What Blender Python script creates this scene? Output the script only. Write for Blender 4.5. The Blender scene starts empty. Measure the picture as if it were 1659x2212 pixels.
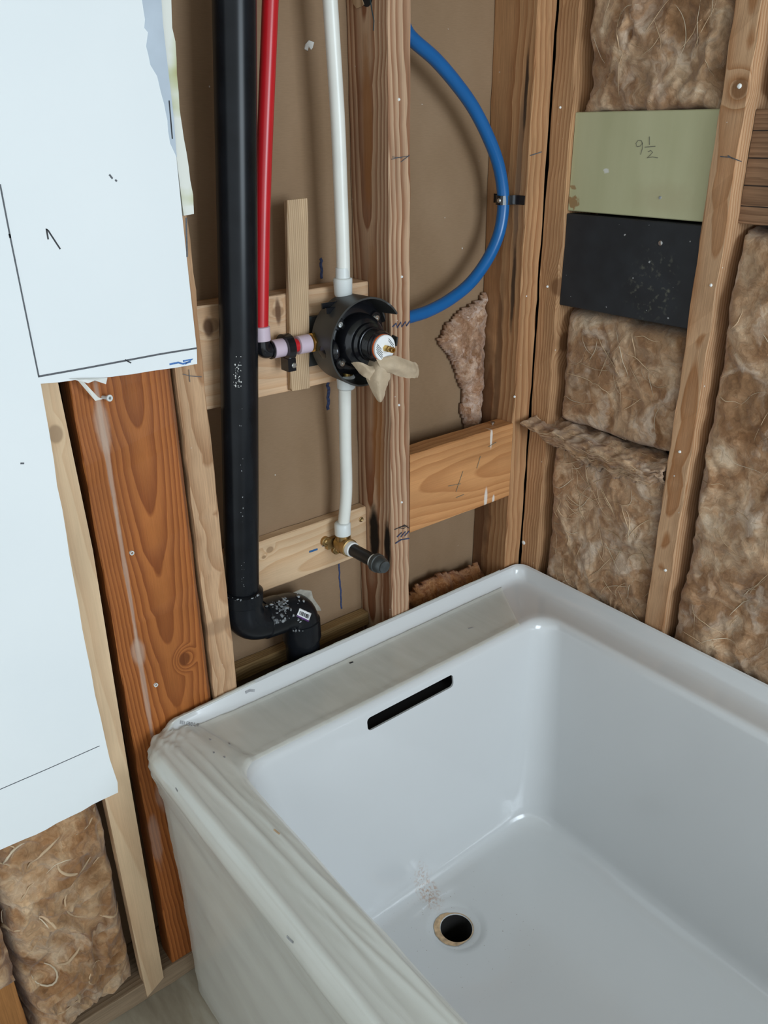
import bpy, bmesh, math, random
from mathutils import Vector, Matrix, noise, Euler
random.seed(7)
scn = bpy.context.scene
COL = scn.collection

# ------------------------------------------------------------------ camera
F_PX = 1781.62
CAM = Vector((-1.09898, -0.95388, 1.28317))
RX = Vector((0.78016168, -0.62549461, -0.01020964))
RD = Vector((-0.27294411, -0.32565977, -0.90523324))
RF = Vector((0.56289365, 0.70901495, -0.42479235))
cd = bpy.data.cameras.new('camera')
cam = bpy.data.objects.new('camera', cd)
COL.objects.link(cam)
m = Matrix.Identity(4)
for i in range(3):
    m[i][0] = RX[i]; m[i][1] = -RD[i]; m[i][2] = -RF[i]; m[i][3] = CAM[i]
cam.matrix_world = m
cd.sensor_fit = 'VERTICAL'; cd.sensor_height = 36.0; cd.sensor_width = 27.0
cd.lens = F_PX / 2212 * 36
cd.clip_start = 0.02
scn.camera = cam

def at(px, py, ax, val):
    """point of a real plane (axis ax = val, metres) that the photo shows at a pixel"""
    d = RX * ((px - 829.5) / F_PX) + RD * ((py - 1106.0) / F_PX) + RF
    return CAM + d * ((val - CAM[ax]) / d[ax])

# ------------------------------------------------------------------ world, light, exposure
w = bpy.data.worlds.new('daylight'); scn.world = w; w.use_nodes = True
bg = w.node_tree.nodes['Background']
bg.inputs['Color'].default_value = (0.86, 0.95, 1.0, 1)
bg.inputs['Strength'].default_value = 1.15
ld = bpy.data.lights.new('window_daylight', 'AREA')
ld.shape = 'RECTANGLE'; ld.size = 1.0; ld.size_y = 1.1
ld.energy = 42; ld.color = (0.77, 0.895, 1.0)
lo = bpy.data.objects.new('window_daylight', ld); COL.objects.link(lo)
lo.location = (-0.42, -2.7, 1.35)
lo.rotation_euler = (Vector((-0.5, 0, 0.75)) - Vector(lo.location)).to_track_quat('-Z', 'Y').to_euler()
scn.view_settings.view_transform = 'Standard'
scn.view_settings.look = 'None'
scn.view_settings.exposure = 0.0
scn.view_settings.gamma = 1.0
scn.view_settings.use_curve_mapping = False

# ------------------------------------------------------------------ materials
class NT:
    def __init__(s, name):
        s.m = bpy.data.materials.new(name); s.m.use_nodes = True
        s.t = s.m.node_tree; s.p = s.t.nodes['Principled BSDF']; s.out = s.t.nodes['Material Output']
    def n(s, typ, **kw):
        x = s.t.nodes.new(typ)
        for k, v in kw.items(): setattr(x, k, v)
        return x
    def set(s, sock, v):
        if isinstance(v, bpy.types.NodeSocket): s.t.links.new(v, sock)
        else: sock.default_value = v
    def math(s, op, a, b=0.0, c=None, clamp=False):
        x = s.n('ShaderNodeMath', operation=op, use_clamp=clamp)
        s.set(x.inputs[0], a); s.set(x.inputs[1], b)
        if c is not None: s.set(x.inputs[2], c)
        return x.outputs[0]
    def vmath(s, op, a, b=None, out=0):
        x = s.n('ShaderNodeVectorMath', operation=op); s.set(x.inputs[0], a)
        if b is not None: s.set(x.inputs[1], b)
        return x.outputs[out]
    def obj(s): return s.n('ShaderNodeTexCoord').outputs['Object']
    def noise(s, vec, scale, detail=3, rough=0.5, dist=0.0, col=False):
        x = s.n('ShaderNodeTexNoise'); s.set(x.inputs['Vector'], vec)
        x.inputs['Scale'].default_value = scale; x.inputs['Detail'].default_value = detail
        x.inputs['Roughness'].default_value = rough; x.inputs['Distortion'].default_value = dist
        return x.outputs['Color' if col else 'Fac']
    def ramp(s, fac, stops):
        x = s.n('ShaderNodeValToRGB'); e = x.color_ramp.elements
        e[0].position = stops[0][0]; e[0].color = (*stops[0][1], 1)
        e[1].position = stops[-1][0]; e[1].color = (*stops[-1][1], 1)
        for p, c in stops[1:-1]:
            k = e.new(p); k.color = (*c, 1)
        s.set(x.inputs[0], fac); return x.outputs[0]
    def mix(s, fac, a, b, mode='MIX'):
        x = s.n('ShaderNodeMix', data_type='RGBA', blend_type=mode)
        s.set(x.inputs[0], fac)
        s.set(x.inputs[6], a if isinstance(a, bpy.types.NodeSocket) else (*a, 1))
        s.set(x.inputs[7], b if isinstance(b, bpy.types.NodeSocket) else (*b, 1))
        return x.outputs[2]
    def maprange(s, v, a, b, c=0.0, d=1.0, smooth=False):
        x = s.n('ShaderNodeMapRange'); x.clamp = True
        if smooth: x.interpolation_type = 'SMOOTHSTEP'
        s.set(x.inputs[0], v)
        for i, q in enumerate((a, b, c, d)): x.inputs[i + 1].default_value = q
        return x.outputs[0]
    def blob(s, vec, c, r, wob=0.35, nscale=40, soft=0.35):
        """mask of an irregular ellipsoid patch"""
        d = s.vmath('SUBTRACT', vec, c)
        d = s.vmath('DIVIDE', d, r)
        l = s.vmath('LENGTH', d, out=1)
        nz = s.noise(vec, nscale, 4)
        l = s.math('ADD', l, s.math('MULTIPLY', s.math('SUBTRACT', nz, 0.5), wob * 2))
        return s.maprange(l, 1.0 + soft, 1.0 - soft, 0, 1, True)
    def bump(s, h, strength=0.3, dist=0.002):
        x = s.n('ShaderNodeBump'); x.inputs['Strength'].default_value = strength; x.inputs['Distance'].default_value = dist
        s.set(x.inputs['Height'], h); s.set(s.p.inputs['Normal'], x.outputs[0])
    def col(s, c): s.set(s.p.inputs['Base Color'], c if isinstance(c, bpy.types.NodeSocket) else (*c, 1))
    def rough(s, v): s.set(s.p.inputs['Roughness'], v)

def plain(name, c, rough=0.5, metal=0.0, var=0.06, nscale=30, bump=0.0, coat=0.0, spec=0.5):
    t = NT(name); o = t.obj()
    nz = t.noise(o, nscale, 4)
    f = t.maprange(nz, 0.3, 0.7)
    lo_ = tuple(x * (1 - var) for x in c); hi_ = tuple(min(1, x * (1 + var)) for x in c)
    t.col(t.mix(f, lo_, hi_)); t.rough(rough)
    t.p.inputs['Metallic'].default_value = metal
    t.p.inputs['Coat Weight'].default_value = coat
    t.p.inputs['Specular IOR Level'].default_value = spec
    if bump: t.bump(t.noise(o, nscale * 6, 3), bump, 0.001)
    return t.m

def wood(name, light, dark, freq=230, pith=(0.01, 0.03), tilt=(0.0, 0.02), amp=0.008, zs=2.2, knots=(), stains_and_shade=(), rough=0.75,
         var=0.18, sharp=0.55, specks=0.0, fibre=0.25):
    """sawn timber: growth rings about a pith line, cut by the board's faces (length along local z)"""
    light = (light[0] * 1.10, light[1], light[2] * 0.91); dark = (dark[0] * 1.10, dark[1] * 0.98, dark[2] * 0.90)
    t = NT(name); o = t.obj()
    sx = t.n('ShaderNodeSeparateXYZ'); t.set(sx.inputs[0], o)
    X, Y, Z = sx.outputs
    low = t.vmath('MULTIPLY', o, (6, 6, zs))
    n1 = t.noise(low, 1.0, 2, 0.45, col=True)
    s2 = t.n('ShaderNodeSeparateColor'); t.set(s2.inputs[0], n1)
    X = t.math('ADD', t.math('SUBTRACT', X, pith[0]), t.math('MULTIPLY', Z, tilt[0]))
    Y = t.math('ADD', t.math('SUBTRACT', Y, pith[1]), t.math('MULTIPLY', Z, tilt[1]))
    X = t.math('ADD', X, t.math('MULTIPLY', t.math('SUBTRACT', s2.outputs[0], 0.5), amp * 5))
    Y = t.math('ADD', Y, t.math('MULTIPLY', t.math('SUBTRACT', s2.outputs[1], 0.5), amp * 5))
    r2 = t.math('ADD', t.math('MULTIPLY', X, X), t.math('MULTIPLY', Y, Y))
    r = t.math('SQRT', r2)
    kmask = None
    for (kx, ky, kz, kr) in knots:
        d = t.vmath('LENGTH', t.vmath('DIVIDE', t.vmath('SUBTRACT', o, (kx, ky, kz)), (kr, kr * 1.2, kr * 1.3)), out=1)
        bumpy = t.maprange(d, 2.6, 0.6, 0, 1, True)
        r = t.math('ADD', r, t.math('MULTIPLY', bumpy, 0.011))
        km = t.maprange(d, 1.15, 0.75, 0, 1, True)
        kmask = km if kmask is None else t.math('MAXIMUM', kmask, km)
    fr = t.math('FRACT', t.math('MULTIPLY', r, freq))
    g = t.ramp(fr, [(0.0, (0, 0, 0)), (sharp * 0.6, (.18, .18, .18)), (sharp + 0.27, (.85, .85, .85)), (0.93, (1, 1, 1)), (1.0, (0, 0, 0))])
    big = t.noise(t.vmath('MULTIPLY', o, (14, 14, 2.5)), 1.0, 3)
    fib = t.noise(t.vmath('MULTIPLY', o, (700, 700, 14)), 1.0, 3)
    gg = t.math('MULTIPLY', g, t.maprange(big, 0.3, 0.7, 0.65, 1.0))
    c = t.mix(gg, light, dark)
    c = t.mix(1.0, c, t.ramp(fib, [(0.25, (1 - fibre,) * 3), (0.75, (1 + fibre * 0.4,) * 3)]), 'MULTIPLY')
    c = t.mix(1.0, c, t.ramp(t.noise(t.vmath('MULTIPLY', o, (22, 22, 5)), 1.0, 4), [(0.3, (1 - var,) * 3), (0.7, (1 + var * 0.5,) * 3)]), 'MULTIPLY')
    if kmask is not None:
        c = t.mix(t.math('MULTIPLY', kmask, 0.8), c, tuple(x * 0.55 for x in dark))
    for (cc, rr, colr, st) in stains_and_shade:
        c = t.mix(t.math('MULTIPLY', t.blob(o, cc, rr), st), c, colr)
    if specks:
        sp = t.noise(o, 95, 2, 0.5)
        c = t.mix(t.math('MULTIPLY', t.maprange(sp, 0.80 - specks, 0.83 - specks), 0.85), c, (0.75, 0.73, 0.70))
    t.col(c); t.rough(rough)
    t.p.inputs['Specular IOR Level'].default_value = 0.25
    t.bump(t.math('ADD', t.math('MULTIPLY', g, 0.6), fib), 0.35, 0.0008)
    return t.m

def brown_paper():
    t = NT('brown_gypsum_paper'); o = t.obj()
    a = t.noise(t.vmath('MULTIPLY', o, (9, 9, 5)), 1.0, 4)
    fibre = t.noise(t.vmath('MULTIPLY', o, (90, 90, 700)), 1.0, 2)
    c = t.mix(t.maprange(a, 0.3, 0.7), (0.240, 0.150, 0.084), (0.292, 0.19, 0.114))
    c = t.mix(1.0, c, t.ramp(fibre, [(0.3, (.95,) * 3), (0.7, (1.04,) * 3)]), 'MULTIPLY')
    sp = t.noise(o, 120, 1)
    c = t.mix(t.maprange(sp, 0.81, 0.84), c, (0.6, 0.55, 0.5))
    t.col(c); t.rough(0.8); t.p.inputs['Specular IOR Level'].default_value = 0.2
    t.bump(fibre, 0.08, 0.0005)
    return t.m

def drywall_mat():
    t = NT('painted_gypsum'); o = t.obj()
    a = t.noise(o, 5, 4)
    c = t.mix(t.maprange(a, 0.3, 0.7), (0.76, 0.79, 0.80), (0.79, 0.815, 0.82))
    t.col(c); t.rough(0.55); t.p.inputs['Specular IOR Level'].default_value = 0.3
    t.bump(t.noise(o, 260, 2), 0.05, 0.0005)
    return t.m

def insulation_mat(name, tint=(1, 1, 1), sc=1.0):
    t = NT(name); o = t.obj()
    warp = t.noise(o, 11 * sc, 4, 0.55, col=True)
    v = t.vmath('ADD', o, t.vmath('MULTIPLY', t.vmath('SUBTRACT', warp, (0.5, 0.5, 0.5)), (0.16, 0.16, 0.16)))
    n1 = t.noise(v, 13 * sc, 6, 0.60, 0.8)
    n2 = t.noise(t.vmath('ADD', t.vmath('MULTIPLY', v, (1, 1, 0.7)), (3.1, 1.7, 5.2)), 17 * sc, 5, 0.55, 0.4)
    n3 = t.noise(t.vmath('ADD', v, (7.1, 2.7, 1.2)), 9 * sc, 3, 0.5, 0.5)
    T = lambda c: tuple(a * b for a, b in zip(c, tint))
    c = t.ramp(n1, [(0.32, T((0.230, 0.115, 0.055))), (0.44, T((0.375, 0.215, 0.118))), (0.53, T((0.49, 0.32, 0.20))), (0.62, T((0.60, 0.435, 0.30))), (0.74, T((0.72, 0.585, 0.455)))])
    c = t.mix(t.math('MULTIPLY', t.maprange(n2, 0.50, 0.70, 0, 1, True), 0.75), c, T((0.68, 0.565, 0.47)))
    c = t.mix(t.math('MULTIPLY', t.maprange(n3, 0.50, 0.36, 0, 1, True), 0.45), c, T((0.27, 0.155, 0.08)))
    # drawn-out fibre streaks following the folds
    st = t.noise(t.vmath('MULTIPLY', t.vmath('ADD', o, t.vmath('MULTIPLY', warp, (0.22, 0.22, 0.22))), (75 * sc, 75 * sc, 24 * sc)), 1.0, 6, 0.72, 0.7)
    c = t.mix(1.0, c, t.ramp(st, [(0.30, (.72,) * 3), (0.5, (1.0,) * 3), (0.70, (1.26,) * 3)]), 'MULTIPLY')
    t.col(c); t.rough(0.95); t.p.inputs['Specular IOR Level'].default_value = 0.03
    t.p.inputs['Sheen Weight'].default_value = 0.2
    t.bump(t.math('ADD', st, t.math('MULTIPLY', n2, 0.5)), 0.6, 0.004)
    return t.m

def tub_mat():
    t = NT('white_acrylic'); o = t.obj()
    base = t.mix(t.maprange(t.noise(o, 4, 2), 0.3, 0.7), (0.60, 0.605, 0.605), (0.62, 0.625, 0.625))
    # dust and rusty dirt round the drain
    m1 = t.blob(o, tuple(at(922, 1928, 2, 0.09)), (0.016, 0.026, 0.05), 0.7, 110, 0.6)
    n = t.noise(o, 240, 4)
    base = t.mix(t.math('MULTIPLY', m1, t.maprange(n, 0.46, 0.62, 0, 0.6)), base, (0.42, 0.20, 0.085))
    m2 = t.blob(o, (-0.42, -0.30, 0.09), (0.13, 0.12, 0.05), 0.3, 30, 0.5)
    n3 = t.noise(o, 330, 1)
    base = t.mix(t.math('MULTIPLY', m2, t.maprange(n3, 0.76, 0.79, 0, 0.8)), base, (0.25, 0.2, 0.15))
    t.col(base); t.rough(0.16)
    t.p.inputs['Coat Weight'].default_value = 0.3; t.p.inputs['Coat Roughness'].default_value = 0.08
    return t.m

def film_mat():
    t = NT('milky_plastic_film'); o = t.obj()
    n = t.noise(t.vmath('MULTIPLY', o, (30, 4, 10)), 1.0, 4, 0.6, 1.0)
    c = t.mix(t.maprange(n, 0.3, 0.7), (0.765, 0.76, 0.68), (0.845, 0.84, 0.765))
    t.col(c); t.rough(0.22)
    t.p.inputs['Alpha'].default_value = 0.55
    t.p.inputs['Specular IOR Level'].default_value = 0.6
    t.bump(n, 0.12, 0.004)
    return t.m

M = {}
M['paper'] = brown_paper()
M['drywall'] = drywall_mat()
M['gypsum_core'] = plain('gypsum_core', (0.72, 0.70, 0.66), 0.9, var=0.1, nscale=120, bump=0.4)
M['torn'] = None
M['sheath'] = plain('dark_sheathing', (0.06, 0.045, 0.035), 0.9)
M['insul'] = insulation_mat('mineral_wool', (0.94, 0.91, 0.86))
M['insul_warm'] = insulation_mat('mineral_wool_warm', (0.88, 0.79, 0.66), 1.0)
M['insul_pink'] = insulation_mat('pinkish_wool', (0.95, 0.86, 0.86), 2.2)
M['foam'] = insulation_mat('orange_foam', (0.80, 0.52, 0.30), 2.4)
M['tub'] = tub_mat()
M['film'] = film_mat()
M['void'] = plain('unlit_void', (0.012, 0.010, 0.009), 0.9)  # near-black colour stands in for the unlit space inside holes
M['rust'] = plain('stained_hole_rim', (0.50, 0.34, 0.20), 0.6, var=0.35, nscale=120)
M['abs'] = plain('black_abs', (0.007, 0.008, 0.010), 0.27, var=0.3, nscale=25, spec=0.22)
M['blackplastic'] = plain('black_plastic', (0.008, 0.008, 0.010), 0.20, var=0.1)
M['guard'] = plain('satin_black_plastic', (0.035, 0.035, 0.033), 0.42, var=0.15)
M['red'] = plain('red_pex', (0.52, 0.012, 0.018), 0.30, var=0.05)
M['white_pex'] = plain('white_pex', (0.74, 0.73, 0.67), 0.32, var=0.03)
M['blue'] = plain('blue_pex', (0.006, 0.105, 0.31), 0.28, var=0.05)
M['ring'] = plain('milky_ring', (0.66, 0.68, 0.66), 0.35, var=0.03)
M['ring_pink'] = plain('milky_pink_ring', (0.58, 0.46, 0.53), 0.35, var=0.04)
M['brass'] = plain('brass', (0.66, 0.44, 0.15), 0.26, 1.0, var=0.12)
M['dull_brass'] = plain('dull_brass', (0.40, 0.27, 0.12), 0.42, 1.0, var=0.2, nscale=90)
M['steel'] = plain('steel', (0.62, 0.62, 0.60), 0.28, 1.0)
M['cap'] = plain('grey_iron_cap', (0.055, 0.06, 0.06), 0.42, 0.3, var=0.3, nscale=90)
M['nipple'] = plain('black_iron', (0.012, 0.012, 0.013), 0.4, 0.2, var=0.3)
M['ptfe'] = plain('white_thread_tape', (0.82, 0.82, 0.80), 0.5)
M['tape'] = plain('masking_tape', (0.47, 0.36, 0.245), 0.7, var=0.12, nscale=60, bump=0.3)
M['label_white'] = plain('white_label', (0.80, 0.80, 0.80), 0.5)
M['ink'] = plain('black_ink', (0.015, 0.015, 0.018), 0.6)
M['purple'] = plain('purple_ink', (0.10, 0.03, 0.16), 0.5)
M['orange'] = plain('orange_rubber', (0.65, 0.11, 0.02), 0.45)
M['pencil'] = plain('pencil_graphite', (0.085, 0.09, 0.10), 0.6, var=0.3, nscale=300)
M['faint'] = plain('faint_pencil', (0.17, 0.165, 0.12), 0.7, var=0.3, nscale=300)
M['bluechalk'] = plain('blue_marker', (0.03, 0.045, 0.11), 0.8, var=0.5, nscale=300)
M['bare'] = plain('bare_grey_paper', (0.47, 0.53, 0.60), 0.85, var=0.05, nscale=30)
M['plaster'] = plain('white_plaster', (0.80, 0.80, 0.77), 0.8, bump=0.4)
M['adhesive'] = plain('grey_cement_residue', (0.24, 0.25, 0.26), 0.6, var=0.6, nscale=160)
M['purple_primer'] = plain('clear_cement_smear', (0.055, 0.055, 0.06), 0.22, var=0.5, nscale=90)
t = NT('stained_torn_paper'); o = t.obj()
n = t.noise(t.vmath('MULTIPLY', o, (10, 10, 16)), 1.0, 3)
t.col(t.ramp(n, [(0.50, (0.74, 0.74, 0.68)), (0.60, (0.55, 0.56, 0.36)), (0.72, (0.36, 0.33, 0.10))])); t.rough(0.9)
M['torn'] = t.m
t = NT('green_painted_plywood'); o = t.obj()
n = t.noise(t.vmath('MULTIPLY', o, (5, 5, 22)), 1.0, 4)
c = t.mix(t.maprange(n, 0.3, 0.7), (0.455, 0.45, 0.265), (0.525, 0.515, 0.32))
c = t.mix(t.math('MULTIPLY', t.blob(o, (0, 0.058, 0.114), (0.03, 0.009, 0.012), 1.1, 120, 0.2), 0.9), c, (0.30, 0.17, 0.07))
c = t.mix(t.math('MULTIPLY', t.blob(o, (0, 0.036, 0.118), (0.03, 0.0035, 0.008), 1.1, 120, 0.2), 0.8), c, (0.30, 0.17, 0.07))
c = t.mix(t.math('MULTIPLY', t.blob(o, (0, 0.010, 0.056), (0.03, 0.0035, 0.005), 0.5, 300, 0.3), 0.9), c, (0.7, 0.7, 0.66))
c = t.mix(t.math('MULTIPLY', t.blob(o, (0, 0.045, -0.05), (0.03, 0.02, 0.05), 0.5, 60, 0.6), 0.25), c, (0.36, 0.28, 0.16))
t.col(c); t.rough(0.6); t.bump(n, 0.1, 0.001); M['green'] = t.m
t = NT('black_painted_board'); o = t.obj()
n = t.noise(o, 30, 5)
c = t.mix(t.maprange(n, 0.3, 0.7), (0.012, 0.014, 0.017), (0.020, 0.024, 0.029))
c = t.mix(t.math('MULTIPLY', t.blob(o, (0, 0.02, -0.05), (0.03, 0.05, 0.04), 0.6, 60, 0.5), t.maprange(t.noise(o, 110, 5), 0.56, 0.72, 0, 0.5)), c, (0.22, 0.22, 0.16))
c = t.mix(t.maprange(t.noise(o, 170, 1), 0.79, 0.81, 0, 0.7), c, (0.5, 0.5, 0.5))
t.col(c); t.rough(0.55); M['black_board'] = t.m
t = NT('worn_subfloor'); o = t.obj()
n = t.noise(t.vmath('MULTIPLY', o, (22, 5, 5)), 1.0, 5, 0.6)
c = t.ramp(n, [(0.3, (0.20, 0.165, 0.12)), (0.55, (0.33, 0.29, 0.22)), (0.75, (0.44, 0.41, 0.34))])
t.col(c); t.rough(0.85); t.bump(n, 0.3, 0.002); M['subfloor'] = t.m

# ------------------------------------------------------------------ mesh helpers
def tag(o, label, cat, group=None, kind=None):
    o['label'] = label; o['category'] = cat
    if group: o['group'] = group
    if kind: o['kind'] = kind
    return o

def mesh(name, vs, fs, mat, parent=None, smooth=False, loc=None, rot=None, mats=None, fmat=None):
    me = bpy.data.meshes.new(name)
    me.from_pydata([tuple(v) for v in vs], [], fs)
    me.update()
    bm = bmesh.new(); bm.from_mesh(me)
    bmesh.ops.recalc_face_normals(bm, faces=bm.faces); bm.to_mesh(me); bm.free()
    if mats:
        for q in mats: me.materials.append(q)
        if fmat:
            for p, i in zip(me.polygons, fmat): p.material_index = i
    else: me.materials.append(mat)
    if smooth:
        for p in me.polygons: p.use_smooth = True
    o = bpy.data.objects.new(name, me); COL.objects.link(o)
    if loc: o.location = loc
    if rot: o.rotation_euler = rot
    if parent: attach(o, parent)
    return o

def attach(o, parent):
    bpy.context.view_layer.update()
    o.parent = parent
    o.matrix_parent_inverse = parent.matrix_world.inverted()

def empty(name, loc, label, cat, group=None):
    o = bpy.data.objects.new(name, None); COL.objects.link(o); o.location = loc
    o.empty_display_size = 0.05
    tag(o, label, cat, group); bpy.context.view_layer.update()
    return o

def board(name, x0, x1, y0, y1, z0, z1, axis, mat, parent=None, ch=0.0014, wob=0.0007, lean=(0, 0), seed=0, ragged=0.0):
    """sawn board: chamfered section swept along its length with slight unevenness; local z = length"""
    rnd = random.Random(seed * 31 + 5)
    c = Vector(((x0 + x1) / 2, (y0 + y1) / 2, (z0 + z1) / 2))
    dx, dy, dz = x1 - x0, y1 - y0, z1 - z0
    if axis == 'z': w_, d_, l_, rot = dx, dy, dz, (0, 0, 0)
    elif axis == 'x': w_, d_, l_, rot = dz, dy, dx, (0, math.pi / 2, 0)
    else: w_, d_, l_, rot = dx, dz, dy, (-math.pi / 2, 0, 0)
    a, b = w_ / 2, d_ / 2
    sec = [(-a + ch, -b), (a - ch, -b), (a, -b + ch), (a, b - ch), (a - ch, b), (-a + ch, b), (-a, b - ch), (-a, -b + ch)]
    n = max(2, int(l_ / 0.03)); vs = []; fs = []
    for i in range(n + 1):
        z = -l_ / 2 + l_ * i / n
        for k, (x, y) in enumerate(sec):
            j = 0 if i in (0, n) else wob
            zz = z
            if ragged and i in (0, n): zz += rnd.uniform(-ragged, ragged)
            vs.append((x + rnd.uniform(-j, j) + lean[0] * z, y + rnd.uniform(-j, j) + lean[1] * z, zz))
    for i in range(n):
        for k in range(8):
            k2 = (k + 1) % 8
            fs.append((i * 8 + k, i * 8 + k2, (i + 1) * 8 + k2, (i + 1) * 8 + k))
    fs.append(tuple(range(7, -1, -1))); fs.append(tuple(n * 8 + k for k in range(8)))
    return mesh(name, vs, fs, mat, parent, False, c, rot)

def spline(pts, n=8):
    P = [Vector(p) for p in pts]; out = []
    if len(P) < 3:
        return [P[0].lerp(P[1], i / n) for i in range(n + 1)]
    Q = [P[0] * 2 - P[1]] + P + [P[-1] * 2 - P[-2]]
    for i in range(1, len(Q) - 2):
        p0, p1, p2, p3 = Q[i - 1:i + 3]
        for k in range(n):
            u = k / n
            out.append(0.5 * ((2 * p1) + (p2 - p0) * u + (2 * p0 - 5 * p1 + 4 * p2 - p3) * u * u + (3 * p1 - p0 - 3 * p2 + p3) * u ** 3))
    out.append(P[-1]); return out

def sweep(path, radii, seg=20):
    vs = []; fs = []; n = len(path); up = None
    for i, p in enumerate(path):
        t_ = (path[min(i + 1, n - 1)] - path[max(i - 1, 0)]).normalized()
        if up is None:
            up = t_.orthogonal().normalized()
        up = (up - t_ * up.dot(t_)).normalized(); sd = t_.cross(up)
        r = radii[i] if isinstance(radii, (list, tuple)) else radii
        for k in range(seg):
            a = 2 * math.pi * k / seg
            vs.append(p + up * (math.cos(a) * r) + sd * (math.sin(a) * r))
    for i in range(n - 1):
        for k in range(seg):
            k2 = (k + 1) % seg
            fs.append((i * seg + k, i * seg + k2, (i + 1) * seg + k2, (i + 1) * seg + k))
    fs.append(tuple(range(seg - 1, -1, -1))); fs.append(tuple((n - 1) * seg + k for k in range(seg)))
    return vs, fs

def sharpen(o, deg=35):
    """smooth shading with hard edges over an angle"""
    me = o.data
    for p in me.polygons: p.use_smooth = True
    bm = bmesh.new(); bm.from_mesh(me)
    for e in bm.edges:
        if len(e.link_faces) == 2 and e.calc_face_angle(0) > math.radians(deg): e.smooth = False
    bm.to_mesh(me); bm.free()
    return o

def tube(name, pts, r, mat, parent=None, n=8, seg=20):
    path = spline(pts, n) if len(pts) > 2 else [Vector(p) for p in pts]
    vs, fs = sweep(path, r, seg)
    return sharpen(mesh(name, vs, fs, mat, parent))

def lathe(name, base, axis, prof, mat, parent=None, seg=32, hexa=False):
    """profile (radius, height along axis) turned about axis from base"""
    base = Vector(base); ax = Vector(axis).normalized(); u = ax.orthogonal().normalized(); v = ax.cross(u)
    if hexa: seg = 6
    vs = []; fs = []
    for r, h in prof:
        for k in range(seg):
            a = 2 * math.pi * k / seg
            vs.append(base + ax * h + u * (math.cos(a) * r) + v * (math.sin(a) * r))
    n = len(prof)
    for i in range(n - 1):
        for k in range(seg):
            k2 = (k + 1) % seg
            fs.append((i * seg + k, i * seg + k2, (i + 1) * seg + k2, (i + 1) * seg + k))
    fs.append(tuple(range(seg - 1, -1, -1))); fs.append(tuple((n - 1) * seg + k for k in range(seg)))
    return sharpen(mesh(name, vs, fs, mat, parent))

def ribbon(name, lines, nrm, wd, mat, parent=None, lift=0.0004):
    if len(lines) > 1 and name not in ('printed_lines',):
        for L in lines: r_ = ribbon(name, [L], nrm, wd, mat, parent, lift)
        return r_
    """drawn strokes: thin raised strips along polylines lying on a face with normal nrm"""
    nrm = Vector(nrm).normalized(); vs = []; fs = []
    for L in lines:
        P = [Vector(p) for p in L]; b0 = len(vs)
        for i, p in enumerate(P):
            t_ = (P[min(i + 1, len(P) - 1)] - P[max(i - 1, 0)]).normalized()
            s = t_.cross(nrm).normalized()
            ww = wd if not isinstance(wd, (list, tuple)) else wd[min(i, len(wd) - 1)]
            vs += [p + s * ww / 2, p + s * ww / 2 + nrm * lift, p - s * ww / 2 + nrm * lift, p - s * ww / 2]
        for i in range(len(P) - 1):
            a = b0 + i * 4
            for k in range(4):
                k2 = (k + 1) % 4
                fs.append((a + k, a + k2, a + 4 + k2, a + 4 + k))
        fs.append((b0, b0 + 1, b0 + 2, b0 + 3)); e = b0 + (len(P) - 1) * 4
        fs.append((e + 3, e + 2, e + 1, e))
    return mesh(name, vs, fs, mat, parent)

def prism(name, poly, d, mat, parent=None, mats=None):
    """extrude a planar polygon (3-D points) by vector d"""
    P = [Vector(p) for p in poly]; d = Vector(d); n = len(P)
    vs = P + [p + d for p in P]
    fs = [tuple(range(n)), tuple(range(2 * n - 1, n - 1, -1))]
    fs += [(i, (i + 1) % n, n + (i + 1) % n, n + i) for i in range(n)]
    return mesh(name, vs, fs, mat, parent)

def hit(px, py, lift=0.0):
    """first surface of the scene along the line of sight of a pixel, and its normal"""
    dg = bpy.context.evaluated_depsgraph_get()
    d = (RX * ((px - 829.5) / F_PX) + RD * ((py - 1106.0) / F_PX) + RF).normalized()
    ok, loc, nrm, idx, ob, mt = scn.ray_cast(dg, CAM, d)
    if nrm.dot(d) > 0: nrm = -nrm
    return loc + nrm * lift, nrm

def sticker(name, quad, mat, parent, nu=8, nv=6, lift=0.0004, th=0.0004):
    """label laid on a curved surface: quad of pixels, corners tl, tr, br, bl"""
    vs = []; fs = []; W = nu + 1
    tl, tr, br, bl = quad; G = []
    for j in range(nv + 1):
        for i in range(nu + 1):
            a, b = i / nu, j / nv
            x = (tl[0] * (1 - a) + tr[0] * a) * (1 - b) + (bl[0] * (1 - a) + br[0] * a) * b
            y = (tl[1] * (1 - a) + tr[1] * a) * (1 - b) + (bl[1] * (1 - a) + br[1] * a) * b
            G.append(hit(x, y))
    vs = [p + n * lift for p, n in G] + [p + n * (lift + th) for p, n in G]; k = len(G)
    for j in range(nv):
        for i in range(nu):
            q = (j * W + i, j * W + i + 1, (j + 1) * W + i + 1, (j + 1) * W + i); fs.append(q); fs.append(tuple(k + v for v in reversed(q)))
    bd = [i for i in range(nu)] + [j * W + nu for j in range(nv)] + [nv * W + i for i in range(nu, 0, -1)] + [j * W for j in range(nv, 0, -1)]
    for a, b in zip(bd, bd[1:] + bd[:1]): fs.append((b, a, k + a, k + b))
    return mesh(name, vs, fs, mat, parent, True)

def ragged(pts, n, amp, seed):
    """subdivide an open polyline and roughen it"""
    rnd = random.Random(seed); P = [Vector(p) for p in pts]; out = []
    for a, b in zip(P[:-1], P[1:]):
        k = max(1, int((b - a).length / n)); t_ = (b - a).normalized()
        for i in range(k):
            q = a.lerp(b, i / k)
            if i: q = q + Vector((rnd.uniform(-amp, amp), 0, rnd.uniform(-amp, amp)))
            out.append(q)
    out.append(P[-1]); return out

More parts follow.
